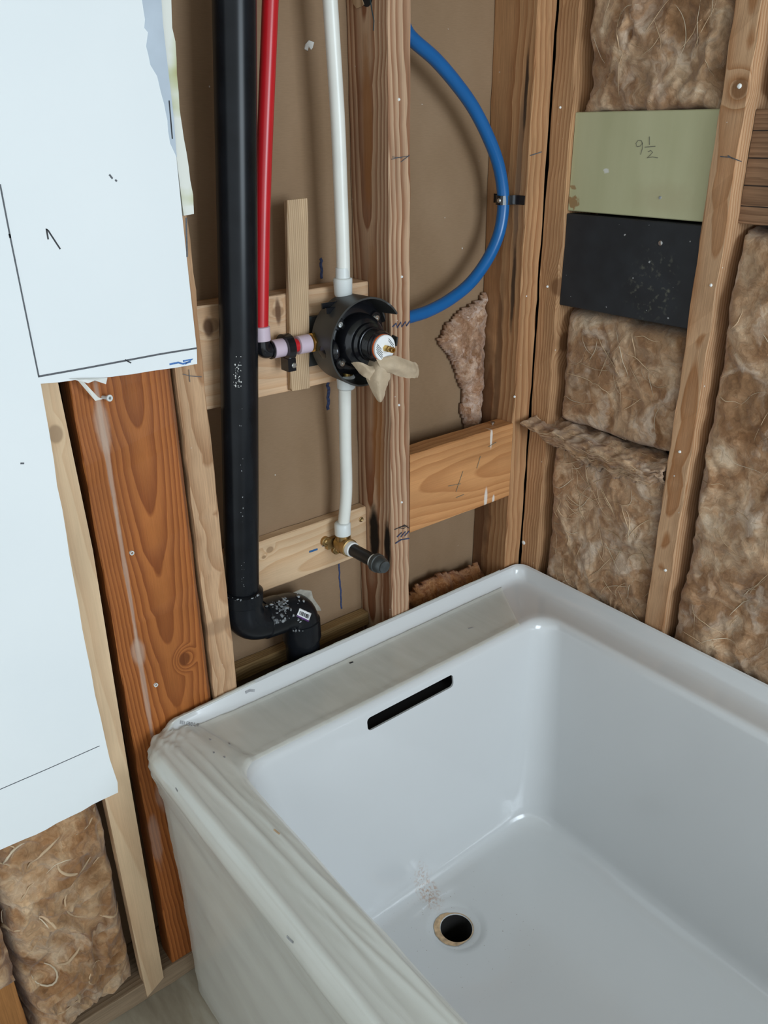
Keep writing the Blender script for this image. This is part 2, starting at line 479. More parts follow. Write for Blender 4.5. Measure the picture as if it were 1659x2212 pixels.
# ------------------------------------------------------------------ structure
def box(name, x0, x1, y0, y1, z0, z1, mat, parent=None):
    vs = [(x, y, z) for x in (x0, x1) for y in (y0, y1) for z in (z0, z1)]
    fs = [(0, 1, 3, 2), (4, 6, 7, 5), (0, 4, 5, 1), (2, 3, 7, 6), (0, 2, 6, 4), (1, 5, 7, 3)]
    return mesh(name, vs, fs, mat, parent)
FZ = -0.03
s = box('floor', -2.4, 0.12, -2.9, 0.12, FZ - 0.04, FZ, M['subfloor']); s['kind'] = 'structure'
s = box('wall_back', -2.4, 0.09, 0.0895, 0.104, FZ, 2.3, M['paper']); s['kind'] = 'structure'
s = box('wall_right', 0.09, 0.104, -2.2, 0.104, FZ, 2.3, M['sheath']); s['kind'] = 'structure'

M['ceil'] = plain('dim_warm_ceiling', (0.38, 0.36, 0.27), 0.8)  # ceiling out of view, colour darkened and warmed to tint its bounce
s = box('ceiling', -2.4, 0.12, -2.9, 0.12, 2.3, 2.34, M['ceil']); s['kind'] = 'structure'
TOP = 1.95
# ------------------------------------------------------------------ wall timbers
M['w_mid'] = wood('fir_stud_wood', (0.51, 0.37, 0.26), (0.20, 0.075, 0.03), 190, (0.030, 0.008), (0.018, 0.004), 0.003, 2.2, sharp=0.42,
                  stains_and_shade=[((-0.02, 0.003, 0.30), (0.03, 0.010, 0.10), (0.33, 0.14, 0.045), 0.7),
                          ((-0.02, -0.004, 0.06), (0.03, 0.012, 0.09), (0.32, 0.14, 0.05), 0.55),
                          ((-0.02, -0.012, -0.16), (0.03, 0.014, 0.11), (0.30, 0.12, 0.035), 0.7),
                          ((-0.019, 0.003, -0.335), (0.012, 0.013, 0.055), (0.006, 0.004, 0.003), 1.0),
                          ((-0.019, -0.033, -0.345), (0.012, 0.008, 0.05), (0.008, 0.005, 0.004), 1.0),
                          ((-0.02, -0.028, -0.44), (0.03, 0.010, 0.07), (0.16, 0.055, 0.02), 0.85)], specks=0.04)
M['w_red'] = wood('red_brown_fir', (0.37, 0.135, 0.037), (0.19, 0.055, 0.013), 270, (0.012, 0.045), (0.008, 0.030), 0.0028, 1.3, fibre=0.14,
                  knots=[(0.030, -0.019, -0.22, 0.009)], sharp=0.5, rough=0.5,
                  stains_and_shade=[((-0.0335, -0.019, 0.12), (0.0035, 0.02, 0.10), (0.50, 0.38, 0.30), 0.55),
                          ((-0.034, -0.019, -0.06), (0.0028, 0.02, 0.11), (0.50, 0.38, 0.30), 0.5),
                          ((-0.0345, -0.019, -0.24), (0.0035, 0.02, 0.10), (0.50, 0.38, 0.30), 0.5),
                          ((-0.0335, -0.019, 0.15), (0.009, 0.02, 0.03), (0.48, 0.36, 0.28), 0.5),
                          ((-0.0345, -0.019, -0.18), (0.009, 0.02, 0.02), (0.48, 0.36, 0.28), 0.45),
                          ((-0.033, -0.019, -0.44), (0.010, 0.02, 0.03), (0.48, 0.36, 0.30), 0.4),
                          ((-0.055, -0.019, -0.52), (0.008, 0.02, 0.05), (0.48, 0.36, 0.30), 0.35),
                          ((0.062, -0.019, 0.0), (0.003, 0.02, 0.7), (0.05, 0.03, 0.02), 0.5)])
M['w_light'] = wood('weathered_fir', (0.52, 0.36, 0.23), (0.33, 0.19, 0.10), 260, (0.02, 0.06), (0.0, 0.02), 0.004, 2.0, specks=0.04,
                    stains_and_shade=[((0.0, -0.04, -0.36), (0.03, 0.02, 0.012), (0.27, 0.16, 0.09), 0.6)])
M['w_strip'] = wood('pale_birch_ply', (0.62, 0.49, 0.34), (0.54, 0.40, 0.26), 60, (0.04, 0.06), (0.0, 0.05), 0.012, 2.0, fibre=0.08, knots=[(-0.001, -0.001, 0.46, 0.009)])
M['w_block'] = wood('pale_pine', (0.60, 0.44, 0.30), (0.52, 0.34, 0.20), 110, (0.0, 0.045), (0.0, 0.03), 0.008, 3.0, fibre=0.12,
                    knots=[(-0.047, -0.019, -0.007, 0.008), (-0.043, -0.019, -0.112, 0.010)],
                    stains_and_shade=[((-0.047, -0.019, -0.007), (0.017, 0.01, 0.0045), (0.10, 0.045, 0.022), 0.85), ((-0.040, -0.019, -0.116), (0.012, 0.01, 0.007), (0.09, 0.04, 0.02), 0.85)])
M['w_low'] = wood('fresh_pine', (0.63, 0.48, 0.325), (0.53, 0.36, 0.21), 80, (0.03, 0.03), (0.06, 0.05), 0.008, 3.0, fibre=0.1,
                  knots=[(-0.026, -0.01, -0.039, 0.0055), (-0.017, -0.01, -0.051, 0.003)])
M['w_lath'] = wood('pale_lath', (0.55, 0.43, 0.30), (0.32, 0.22, 0.12), 330, (0.06, 0.01), (0.0, 0.0), 0.0015, 2.0, fibre=0.15)
M['w_rblock'] = wood('amber_fir', (0.52, 0.275, 0.12), (0.38, 0.18, 0.07), 120, (0.0, 0.05), (0.0, 0.05), 0.006, 3.0, fibre=0.12, rough=0.55,
                     stains_and_shade=[((-0.055, -0.019, 0.066), (0.018, 0.02, 0.003), (0.72, 0.68, 0.62), 0.8), ((0.058, -0.019, 0.060), (0.018, 0.02, 0.0035), (0.72, 0.68, 0.62), 0.8),
                             ((0.066, -0.019, 0.080), (0.008, 0.02, 0.003), (0.72, 0.68, 0.62), 0.8)])
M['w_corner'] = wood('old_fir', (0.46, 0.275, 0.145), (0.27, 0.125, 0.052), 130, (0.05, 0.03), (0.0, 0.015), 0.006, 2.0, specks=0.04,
                     stains_and_shade=[((-0.018, -0.030, 0.345), (0.012, 0.0035, 0.06), (0.02, 0.013, 0.01), 0.9),
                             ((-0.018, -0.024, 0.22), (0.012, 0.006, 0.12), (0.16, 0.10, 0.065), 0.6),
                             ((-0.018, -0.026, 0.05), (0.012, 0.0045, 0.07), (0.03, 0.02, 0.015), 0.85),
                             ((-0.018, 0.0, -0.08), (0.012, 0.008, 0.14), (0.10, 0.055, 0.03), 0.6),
                             ((-0.018, 0.03, -0.30), (0.012, 0.028, 0.28), (0.09, 0.04, 0.02), 0.7)])  # dark lower back edge, with the shadow gap there painted into the wood
M['w_b1'] = wood('fir_stud_b', (0.50, 0.315, 0.175), (0.31, 0.16, 0.075), 260, (0.05, 0.07), (0.0, 0.01), 0.003, 2.2, specks=0.04,
                 knots=[(-0.038, -0.018, 0.056, 0.013), (-0.015, -0.018, -0.04, 0.014)])
M['w_b2'] = wood('fir_stud_c', (0.53, 0.355, 0.22), (0.33, 0.16, 0.065), 170, (0.02, -0.004), (0.012, 0.006), 0.004, 2.0, specks=0.04,
                 knots=[(-0.044, -0.0055, 0.341, 0.010)])
M['w_brown'] = wood('weathered_plank', (0.28, 0.175, 0.108), (0.16, 0.095, 0.055), 260, (0.07, 0.03), (0.0, 0.0), 0.004, 3.0, fibre=0.3,
                    stains_and_shade=[((0, y_, 0), (0.1, 0.0009, 0.6), (0.03, 0.02, 0.015), 1.0) for y_ in (-0.045, -0.012, 0.022, 0.048)])
M['w_plate'] = wood('grey_plate_wood', (0.31, 0.245, 0.175), (0.21, 0.155, 0.10), 120, (0.0, 0.05), (0, 0.01), 0.006, 3.0)
M['w_orange'] = wood('orange_fir', (0.36, 0.175, 0.06), (0.25, 0.105, 0.035), 90, (0.0, 0.05), (0, 0.02), 0.006, 2.0)
M['w_ledger'] = wood('yellowish_strip_wood', (0.36, 0.25, 0.12), (0.22, 0.145, 0.065), 330, (0.05, 0.06), (0, 0), 0.003, 2.0)

mid = board('stud', -0.326, -0.287, 0.0, 0.089, 0.01, TOP, 'z', M['w_mid'], seed=1)
# centre of this board is at z = 0.98
tag(mid, 'scorched fir wall stud between the shower valve and the blue pipe loop', 'wall stud')
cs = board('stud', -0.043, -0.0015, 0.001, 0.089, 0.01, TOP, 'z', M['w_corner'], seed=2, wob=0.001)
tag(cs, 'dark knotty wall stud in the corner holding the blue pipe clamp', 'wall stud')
b1 = board('stud', 0.0, 0.089, -0.041, -0.001, 0.01, TOP, 'z', M['w_b1'], seed=3, wob=0.0012)
tag(b1, 'straight grained wall stud at left edge of the green and black boards', 'wall stud')
b2 = board('stud', 0.0, 0.089, -0.325, -0.288, 0.01, TOP, 'z', M['w_b2'], seed=4, wob=0.0012)
tag(b2, 'fir wall stud with a knot at right edge of the green and black boards', 'wall stud')
ls = board('stud', -0.672, -0.634, 0.0, 0.089, 0.01, TOP, 'z', M['w_light'], seed=5, wob=0.0012)
tag(ls, 'weathered narrow stud between the red-brown board and the black vent pipe', 'wall stud')
rb = board('wide_stud', -0.803, -0.676, 0.006, 0.044, 0.01, 1.6, 'z', M['w_red'], seed=6, wob=0.0008)
rb.location.z = 0.76; rb.location.z = (0.01 + 1.6) / 2
tag(rb, 'wide red-brown board with bold grain standing left of the tub corner', 'board')
lw = board('stud', -1.075, -1.03, 0.005, 0.089, 0.01, 1.6, 'z', M['w_orange'], seed=7)
tag(lw, 'orange-brown stud end at the bottom left behind loose insulation', 'wall stud')
pl = board('sole_plate', -1.8, -0.0, 0.002, 0.0885, FZ, 0.009, 'x', M['w_plate'], seed=8)
tag(pl, 'grey dusty sole plate on the floor under the left insulation', 'sole plate')
# pale nailing strip: tapered plank standing in front of the sole plate
def strip():
    y0, y1 = -0.0008, 0.0
    L = [(-0.858, 1.035), (-0.858, 0.80), (-0.858, 0.42), (-0.856, 0.05), (-0.8545, -0.022)]
    Rr = [(-0.818, 1.035), (-0.8125, 0.80), (-0.819, 0.42), (-0.8225, 0.05), (-0.823, -0.002)]
    vs = []; fs = []
    cx, cz = -0.83, 0.5
    for (a, b) in zip(L, Rr):
        vs += [(a[0] - cx, -0.0005, a[1] - cz), (b[0] - cx, -0.0005, b[1] - cz), (b[0] - cx, 0.018, b[1] - cz), (a[0] - cx, 0.018, a[1] - cz)]
    for i in range(len(L) - 1):
        for k in range(4):
            k2 = (k + 1) % 4
            fs.append((i * 4 + k, i * 4 + k2, i * 4 + 4 + k2, i * 4 + 4 + k))
    e = (len(L) - 1) * 4
    fs += [(3, 2, 1, 0), (e, e + 1, e + 2, e + 3)]
    return mesh('nailing_strip', vs, fs, M['w_strip'], loc=(cx, 0, cz))
st = strip()
tag(st, 'long pale plywood strip along the cut edge of the white drywall', 'wood strip')

ub = board('blocking', -0.633, -0.327, 0.051, 0.0885, 0.930, 1.071, 'x', M['w_block'], seed=9, lean=(0, 0))
tag(ub, 'pale pine blocking board behind the shower valve', 'blocking board')
lb = board('blocking', -0.633, -0.327, 0.069, 0.0885, 0.603, 0.693, 'x', M['w_low'], seed=10)
tag(lb, 'fresh pine blocking board carrying the capped tub spout stub', 'blocking board')
rbk = board('blocking', -0.286, -0.044, 0.0, 0.038, 0.655, 0.797, 'x', M['w_rblock'], seed=11)
rbk.rotation_euler[1] += 0.0
tag(rbk, 'amber blocking board nailed between two studs right of the spout stub', 'blocking board')
lt = board('lath', -0.4735, -0.4405, 0.0405, 0.0505, 0.935, 1.192, 'z', M['w_lath'], seed=12, lean=(0.045, 0), ragged=0.004)
tag(lt, 'short upright wooden lath fixed over the pale blocking left of the valve', 'wood strip')
lg = board('ledger', -0.633, -0.327, 0.068, 0.0885, 0.455, 0.481, 'x', M['w_ledger'], seed=13)
tag(lg, 'yellowish horizontal ledger strip low on the brown wall behind the drain', 'wood strip')

gb = board('painted_board', 0.010, 0.030, -0.2875, -0.0415, 1.1555, 1.298, 'y', M['green'], seed=14, wob=0)
gb2 = gb
tag(gb, 'pale green painted board with a pencilled fraction, between two studs', 'board')
kb = board('painted_board', 0.008, 0.028, -0.2875, -0.0415, 1.006, 1.1515, 'y', M['black_board'], seed=15, wob=0)
tag(kb, 'black painted board directly below the pale green board', 'board')
bb = board('plank', 0.026, 0.06, -0.70, -0.3255, 1.156, 1.297, 'y', M['w_brown'], seed=16)
tag(bb, 'brown weathered plank at the right edge beyond the knotty stud', 'board')

# ------------------------------------------------------------------ drywall sheet
def fractal(p, o=4):
    return noise.fractal(Vector(p), 1.0, 2.0, o)
yF = -0.013
A = lambda px, py: at(px, py, 1, yF)
low_edge = ragged([A(255, 1712), A(200, 1738), A(150, 1765), A(100, 1792), A(55, 1812), A(0, 1836), Vector((-1.3, yF, 0.424)), Vector((-2.35, yF, 0.43))], 0.012, 0.0015, 3)
edge = [Vector((-2.35, yF, TOP)), Vector((-0.642, yF, TOP)), A(345, 0), A(362, 180), A(380, 330), A(393, 460), A(408, 600), A(425, 754), A(426, 786)]
edge += ragged([A(426, 786), A(330, 801), A(240, 814), A(88, 829)], 0.02, 0.0008, 4)[1:]
edge += ragged([A(88, 829), A(150, 1200), A(205, 1500), A(237, 1640)], 0.03, 0.0008, 5)[1:]
edge += [A(254, 1690)] + low_edge
dw = prism('drywall_sheet', edge, (0, 0.0115, 0), M['drywall'])
tag(dw, 'large white painted drywall sheet with pencil cut lines, cut short at right', 'drywall')
N_A = (0, -1, 0)
ribbon('pencil_line', [[A(0, 398), A(22, 512), A(84, 815)]], N_A, 0.0016, M['pencil'], dw)
ribbon('pencil_line', [[A(84, 813), A(180, 796), A(260, 781), A(345, 765), A(425, 752)]], N_A, 0.0021, M['pencil'], dw)
ribbon('pencil_line', [[A(-60, 1732), A(0, 1705), A(100, 1662), A(215, 1611)]], N_A, 0.0010, M['pencil'], dw)
ribbon('ink_mark', [[A(104, 517), A(100, 494), A(104, 498), A(113, 512), A(130, 538)], [A(270, 777), A(283, 784)], [A(365, 217), A(372, 300)]], N_A, 0.0016, M['ink'], dw)
ribbon('ink_mark', [[A(20, 505), A(22, 514)], [A(236, 377), A(243, 386)], [A(44, 1001), A(52, 1001)], [A(249, 388), A(252, 392)], [A(402, 470), A(404, 555)]], N_A, 0.002, M['pencil'], dw)
ribbon('blue_smear', [[A(366, 787), A(385, 783), A(395, 786), A(412, 781)], [A(395, 780), A(416, 776), A(400, 786)]], N_A, 0.0022, plain('blue_smear_ink', (0.05, 0.16, 0.42), 0.6, var=0.4, nscale=300), dw)
# grey bare-paper band beside the edge
yB = yF - 0.0003
B_ = lambda px, py: at(px, py, 1, yB)
prism('bare_patch', ragged([B_(306, -60), B_(310, 20), B_(312, 60), B_(320, 70), B_(316, 100), B_(325, 140), B_(340, 165), B_(348, 200), B_(355, 225), B_(362, 260), B_(368, 310), B_(382, 340)], 0.008, 0.0012, 8)
      + [B_(375, 250), B_(362, 140), B_(352, 50), B_(345, -60)], (0, 0.0004, 0), M['bare'], dw)
# torn paper edge, standing a little back from the face
T_ = lambda px, py: at(px, py, 1, -0.010)
torn = [T_(343, -60)] + [T_(366, -60)] + ragged([T_(370, 0), T_(372, 60), T_(379, 90), T_(382, 160), T_(386, 200), T_(393, 270), T_(403, 330), T_(411, 390), T_(417, 420), T_(419, 462)], 0.012, 0.001, 12) + [T_(397, 466), T_(380, 330), T_(362, 170), T_(345, 0)]
prism('torn_paper', torn, (0, 0.006, 0), M['torn'], dw)
# torn flap of facing paper hanging at the lower cut
fl = [at(150, 818, 1, -0.016), at(232, 816, 1, -0.015), at(229, 830, 1, -0.020), at(205, 822, 1, -0.020), at(190, 828, 1, -0.022), at(170, 820, 1, -0.020)]
prism('torn_paper', fl, (0, 0.001, 0), M['plaster'], dw)
prism('torn_paper', [at(165, 818, 1, -0.014), at(180, 824, 1, -0.018), at(212, 858, 1, -0.012), at(222, 862, 1, -0.010), at(206, 866, 1, -0.012)], (0, 0.001, 0), M['torn'], dw)
an = lathe('wall_anchor', at(222, 858, 1, 0.006), (0.25, -1, 0.1), [(0.0022, 0), (0.0022, 0.012), (0.004, 0.0125), (0.004, 0.0145), (0.0018, 0.0146), (0.0018, 0.008)], M['ring'])
tag(an, 'ivory plastic wall anchor just below the drywall cut', 'wall anchor')
for px, py, g in ((284, 1193, 1), (336, 1479, 2)):
    pass
an2 = lathe('wall_anchor', at(284, 1194, 1, 0.0055), (0.1, -1, 0), [(0.003, -0.004), (0.003, 0.002), (0.0017, 0.0021), (0.0017, -0.002)], M['ring'])
tag(an2, 'white plastic anchor halfway down the red-brown board', 'wall anchor')
an3 = lathe('wall_anchor', at(336, 1479, 1, 0.0055), (0.1, -1, 0), [(0.003, -0.004), (0.003, 0.002), (0.0017, 0.0021), (0.0017, -0.002)], M['ring'])
tag(an3, 'white plastic anchor low on the red-brown board near the tub', 'wall anchor')

# ------------------------------------------------------------------ insulation
def nz(p): return noise.noise(Vector(p))
def batt(name, plane, u0, u1, v0, v1, base, depth, bulge, amp, seed, mat, res=0.0032, jit=0.008, lump=1.0, fold=0.42):
    """mineral wool: domain-warped ridged lumps on a padded slab; plane 'A' faces -y, 'B' faces -x"""
    nu = max(8, int((u1 - u0) / res)); nv = max(8, int((v1 - v0) / res)); s_ = seed * 7.31
    cu, cv = (u0 + u1) / 2, (v0 + v1) / 2
    vs = []; fs = []
    def P(u, v, h):
        return (u, base - h, v) if plane == 'A' else (base - h, u, v)
    for j in range(nv + 1):
        for i in range(nu + 1):
            a, b = i / nu, j / nv
            u = u0 + (u1 - u0) * a; v = v0 + (v1 - v0) * b
            eu = min(a, 1 - a) * (u1 - u0); ev = min(b, 1 - b) * (v1 - v0); e = min(eu, ev)
            tap = 1 - math.exp(-e / 0.007)
            wx = nz((u * 14 + s_, v * 14, 1.3)) * 0.045 + nz((u * 36 + s_, v * 36, 7.7)) * 0.014
            wy = nz((u * 14 + s_, v * 14, 4.9)) * 0.045 + nz((u * 36 + s_, v * 36, 2.2)) * 0.014
            pu, pv = u + wx, v + wy
            r1 = 1 - abs(nz((pu * 17 * lump, pv * 12 * lump, s_))) * 2
            r2 = 1 - abs(nz((pu * 42 * lump, pv * 30 * lump, s_ + 9))) * 2
            r3 = nz((pu * 110, pv * 80, s_ + 3))
            r4 = nz((pu * 260, pv * 260, s_ + 5))
            r0 = nz((pu * 9 * lump, pv * 9 * lump, s_ + 14))
            h = bulge + amp * (0.9 * r0 + fold * r1 + fold * 0.48 * r2 + 0.10 * r3 + 0.05 * r4 - 0.3)
            h = h * tap - 0.012 * (1 - tap)
            if plane == 'B' and v < 0.525: h = min(h, base - 0.0025 + max(0, v - 0.509) * 1.2)
            jw = math.exp(-e / 0.02)
            uu = u + jit * jw * abs(nz((v * 30, a * 3, s_ + 20))) * (1 if a < 0.5 else -1); vv = v + jit * jw * nz((u * 30, b * 3, s_ + 30))
            vs.append(P(uu, vv, h))
    W = nu + 1
    for j in range(nv):
        for i in range(nu):
            fs.append((j * W + i, j * W + i + 1, (j + 1) * W + i + 1, (j + 1) * W + i))
    ring_ = [i for i in range(W)] + [j * W + nu for j in range(1, nv + 1)] + [nv * W + i for i in range(nu - 1, -1, -1)] + [j * W for j in range(nv - 1, 0, -1)]
    n0 = len(vs)
    for k in ring_:
        x, y, z = vs[k]
        vs.append((x, base + depth, z) if plane == 'A' else (base + depth, y, z))
    m_ = len(ring_)
    for k in range(m_):
        k2 = (k + 1) % m_
        fs.append((ring_[k], ring_[k2], n0 + k2, n0 + k))
    fs.append(tuple(n0 + k for k in range(m_)))
    o = mesh(name, vs, fs, mat, smooth=True)
    o['_n'] = 0; del o['_n']
    def surf(u, v):
        i = min(nu, max(0, round((u - u0) / (u1 - u0) * nu))); j = min(nv, max(0, round((v - v0) / (v1 - v0) * nv)))
        return Vector(vs[j * W + i])
    return o, surf

M['wisp'] = plain('wool_fibre', (0.52, 0.37, 0.235), 0.95, var=0.3, nscale=20, spec=0.05)
M['wisp_pale'] = plain('pale_wool_fibre', (0.58, 0.47, 0.34), 0.95, var=0.2, nscale=20, spec=0.05)
def wisps(parent, surf, plane, u0, u1, v0, v1, n, seed, r=0.0016, ln=(0.03, 0.08), mat='wisp', flow=None, curl=9):
    rnd = random.Random(seed); vs = []; fs = []
    outv = Vector((0, -1, 0)) if plane == 'A' else Vector((-1, 0, 0))
    for q in range(n):
        u = rnd.uniform(u0 + 0.02, u1 - 0.02); v = rnd.uniform(v0 + 0.02, v1 - 0.02)
        a = rnd.uniform(0, 6.28) if flow is None else flow + rnd.gauss(0, 0.5)
        L = rnd.uniform(*ln); k = rnd.gauss(0, curl); steps = 12; pts = []
        for i in range(steps + 1):
            u = min(u1 - 0.006, max(u0 + 0.006, u)); v = min(v1 - 0.006, max(v0 + 0.006, v))
            lift = -0.3 * r + 0.0012 * math.sin(math.pi * i / steps)
            pts.append(surf(u, v) + outv * lift)
            a += k * L / steps + rnd.gauss(0, 0.16)
            u += math.cos(a) * L / steps; v += math.sin(a) * L / steps
        # relax so the strand does not follow every bump
        for _ in range(2):
            pts = [pts[0]] + [(pts[i - 1] + pts[i] * 2 + pts[i + 1]) / 4 for i in range(1, steps)] + [pts[-1]]
        rr = r * rnd.uniform(0.35, 1.25)
        rad = [max(0.00012, rr * math.sin(math.pi * (i + 0.4) / (steps + 0.8)) ** 0.7) for i in range(steps + 1)]
        v2, f2 = sweep(pts, rad, 6); b0 = len(vs)
        vs += v2; fs += [tuple(b0 + x for x in f) for f in f2]
    o = mesh('loose_fibres', vs, fs, M[mat], parent, smooth=True); o['kind'] = 'stuff'
    return o

def wool(label, plane, u0, u1, v0, v1, base, depth, bulge, amp, seed, mat='insul', res=0.0032, n=40, lump=1.0, jit=0.008, flow=None, r=0.0008, ln=(0.03, 0.09), curl=9, fold=0.42):
    o, sf = batt('insulation_batt', plane, u0, u1, v0, v1, base, depth, bulge, amp, seed, M[mat], res, jit, lump, fold)
    tag(o, label, 'insulation', 'mineral wool in the wall cavities')
    if n: wisps(o, sf, plane, u0, u1, v0, v1, n, seed + 100, r, ln, 'wisp', flow, curl); wisps(o, sf, plane, u0, u1, v0, v1, n // 3, seed + 200, r * 0.8, ln, 'wisp_pale', flow, curl)
    return o
wool('brown fluffy mineral wool hanging above the pale green board', 'B', -0.2865, -0.043, 1.288, 1.60, 0.045, 0.040, 0.034, 0.020, 1, n=18, fold=0.65, flow=1.5, ln=(0.03, 0.09))
wool('square brown wool batt directly below the black board', 'B', -0.2865, -0.043, 0.796, 1.003, 0.050, 0.038, 0.036, 0.012, 2, n=24, lump=1.2)
wool('matted wool batt standing on the tub edge below the split', 'B', -0.2865, -0.043, 0.465, 0.785, 0.050, 0.038, 0.042, 0.014, 3, n=60, lump=1.2)
wool('tall wool batt right of the knotty stud, reaching the tub edge', 'B', -0.78, -0.3265, 0.465, 1.150, 0.052, 0.036, 0.038, 0.018, 4, n=110, res=0.0042)
wool('wool scrap at the upper right beyond the knotty stud', 'B', -0.70, -0.3265, 1.302, 1.60, 0.058, 0.030, 0.036, 0.014, 5, n=16, res=0.005)
wool('curly golden wool below the broken drywall edge at left', 'A', -1.028, -0.8575, 0.012, 0.445, 0.060, 0.028, 0.056, 0.017, 6, 'insul_warm', n=16, lump=1.25, r=0.0026, ln=(0.04, 0.09), res=0.0026, curl=26, fold=0.95)
wool('golden wool bulging over the orange stud at the lower left', 'A', -1.34, -1.026, 0.17, 0.428, 0.0025, 0.001, 0.012, 0.010, 7, 'insul_warm', n=6, lump=1.25, fold=0.9, r=0.0022, ln=(0.04, 0.10), res=0.005, curl=24)
# the split lip of wool peeling out over the corner stud
def lip():
    vs = []; fs = []; nu, nv = 110, 30
    for j in range(nv + 1):
        for i in range(nu + 1):
            a, b = i / nu, j / nv
            y = -0.284 + a * 0.272                                  # right end ... left tip over the stud
            out = 0.010 + 0.030 * a ** 1.3                          # how far the lip stands out
            ztop = 0.786 + 0.016 * a + nz((y * 30, 1, 6)) * 0.007 + nz((y * 90, 1, 3)) * 0.003; drop = (0.026 + 0.016 * math.sin(math.pi * min(1, a * 1.1)) + 0.018 * nz((y * 45, 3, 2)) + 0.010 * nz((y * 130, 3, 9))) * (1 - 0.55 * max(0, a - 0.8) / 0.2)
            if b < 0.45:                                             # the torn upper face, running back into the wall
                q = b / 0.45; x = 0.055 + (-out - 0.055) * q; z = ztop - 0.004 * q * q + 0.004 * (1 - q)
            else:                                                    # the fringe hanging down the front
                q = (b - 0.45) / 0.55; x = -out + (0.012 + out * 0.6) * q ** 1.6; z = ztop - 0.004 - drop * q
            n_ = nz((y * 24 + b * 2, b * 6, 3.3)) * 0.010 + nz((y * 80, b * 30, 8.8)) * 0.006 + nz((y * 30, b * 120, 4.8)) * 0.003
            vs.append((x - n_ * (0.4 + 0.6 * b), y + nz((b * 6, a * 9, 2)) * 0.006 * a, z + n_ * (1 - b)))
    W = nu + 1
    nf = len(vs); vs += [(x + 0.006, y, z - 0.004) for x, y, z in vs]
    for j in range(nv):
        for i in range(nu):
            q = (j * W + i, j * W + i + 1, (j + 1) * W + i + 1, (j + 1) * W + i); fs.append(q); fs.append(tuple(nf + k for k in reversed(q)))
    bd = [i for i in range(nu)] + [j * W + nu for j in range(nv)] + [nv * W + i for i in range(nu, 0, -1)] + [j * W for j in range(nv, 0, -1)]
    for a, b in zip(bd, bd[1:] + bd[:1]): fs.append((b, a, nf + a, nf + b))
    o = mesh('insulation_batt', vs, fs, M['insul'], smooth=True)
    sf = lambda u, v: Vector(vs[min(nv, max(0, round(v * nv))) * W + min(nu, max(0, round((u + 0.284) / 0.272 * nu)))])
    tag(o, 'ragged lip of wool peeling out over the corner stud at the split', 'insulation', 'mineral wool in the wall cavities')
    wisps(o, sf, 'B', -0.284, -0.012, 0.2, 1.0, 60, 77, 0.0006, (0.03, 0.09), 'wisp', 0.0, 3)
lip()
# scrap hanging inside the plumbing cavity
def scrap(name, pts, mat, label, thick, seed, cat='insulation', res=0.004):
    P = [Vector(p) for p in pts]
    for p in P: p.x = max(-0.2855, min(-0.0445, p.x))
    xs = [p.x for p in P]; zs = [p.z for p in P]; y = P[0].y
    x0, x1, z0, z1 = min(xs), max(xs), min(zs), max(zs)
    def dist(x, z):
        inside = False; d = 9
        for a, b in zip(P, P[1:] + P[:1]):
            if (a.z > z) != (b.z > z) and x < (b.x - a.x) * (z - a.z) / (b.z - a.z) + a.x: inside = not inside
            ab = Vector((b.x - a.x, b.z - a.z)); ap = Vector((x - a.x, z - a.z)); t_ = max(0, min(1, ap.dot(ab) / max(1e-9, ab.dot(ab))))
            d = min(d, (ap - ab * t_).length)
        return d if inside else -d
    nu = int((x1 - x0) / res) + 3; nv = int((z1 - z0) / res) + 3; idx = {}; vs = []; fs = []
    for j in range(nv):
        for i in range(nu):
            x = min(-0.0442, max(-0.2858, x0 + (i - 1) * res)); z = z0 + (j - 1) * res
            d = dist(x + nz((z * 70, seed, 1)) * 0.006, z + nz((x * 70, seed, 5)) * 0.006)
            if d > -res * 0.5:
                d = max(0, d); h = thick * (1 - math.exp(-d / 0.012)) + 0.006 * nz((x * 60, z * 60, seed)) * min(1, d / 0.006) + 0.003 * nz((x * 160, z * 160, seed)) * min(1, d / 0.004)
                idx[(i, j)] = len(vs); vs.append((x, y - max(h, 0), z))
    nf = len(vs); vs += [(a, y + 0.004, c) for a, b, c in vs]
    quads = [(i, j) for (i, j) in idx if all(k in idx for k in ((i + 1, j), (i, j + 1), (i + 1, j + 1)))]
    from collections import Counter
    ec = Counter()
    for i, j in quads:
        q = (idx[i, j], idx[i + 1, j], idx[i + 1, j + 1], idx[i, j + 1]); fs.append(q); fs.append(tuple(k + nf for k in reversed(q)))
        for a, b in zip(q, q[1:] + q[:1]): ec[(a, b)] += 1
    for (a, b) in list(ec):
        if (b, a) not in ec: fs.append((b, a, a + nf, b + nf))
    o = mesh(name, vs, fs, mat, smooth=True)
    tag(o, label, cat)
    return o
yp = 0.082
scrap('insulation_scrap', [at(1056, 628, 1, yp), at(1040, 640, 1, yp), at(1018, 655, 1, yp), at(990, 675, 1, yp), at(965, 700, 1, yp), at(945, 735, 1, yp), at(975, 780, 1, yp), at(1000, 850, 1, yp), at(995, 890, 1, yp), at(1008, 935, 1, yp), at(1065, 935, 1, yp)],
      M['insul_pink'], 'torn pinkish insulation scrap clinging to the brown panel below the blue loop', 0.022, 3)
yp = 0.06
scrap('insulation_scrap', [at(872, 1340, 1, yp), at(876, 1290, 1, yp), at(905, 1262, 1, yp), at(950, 1238, 1, yp), at(1000, 1232, 1, yp), at(1030, 1216, 1, yp), at(1062, 1228, 1, yp), at(1082, 1250, 1, yp), at(1082, 1340, 1, yp)],
      M['foam'], 'orange-brown foam scrap poking up behind the tub rim', 0.03, 8)

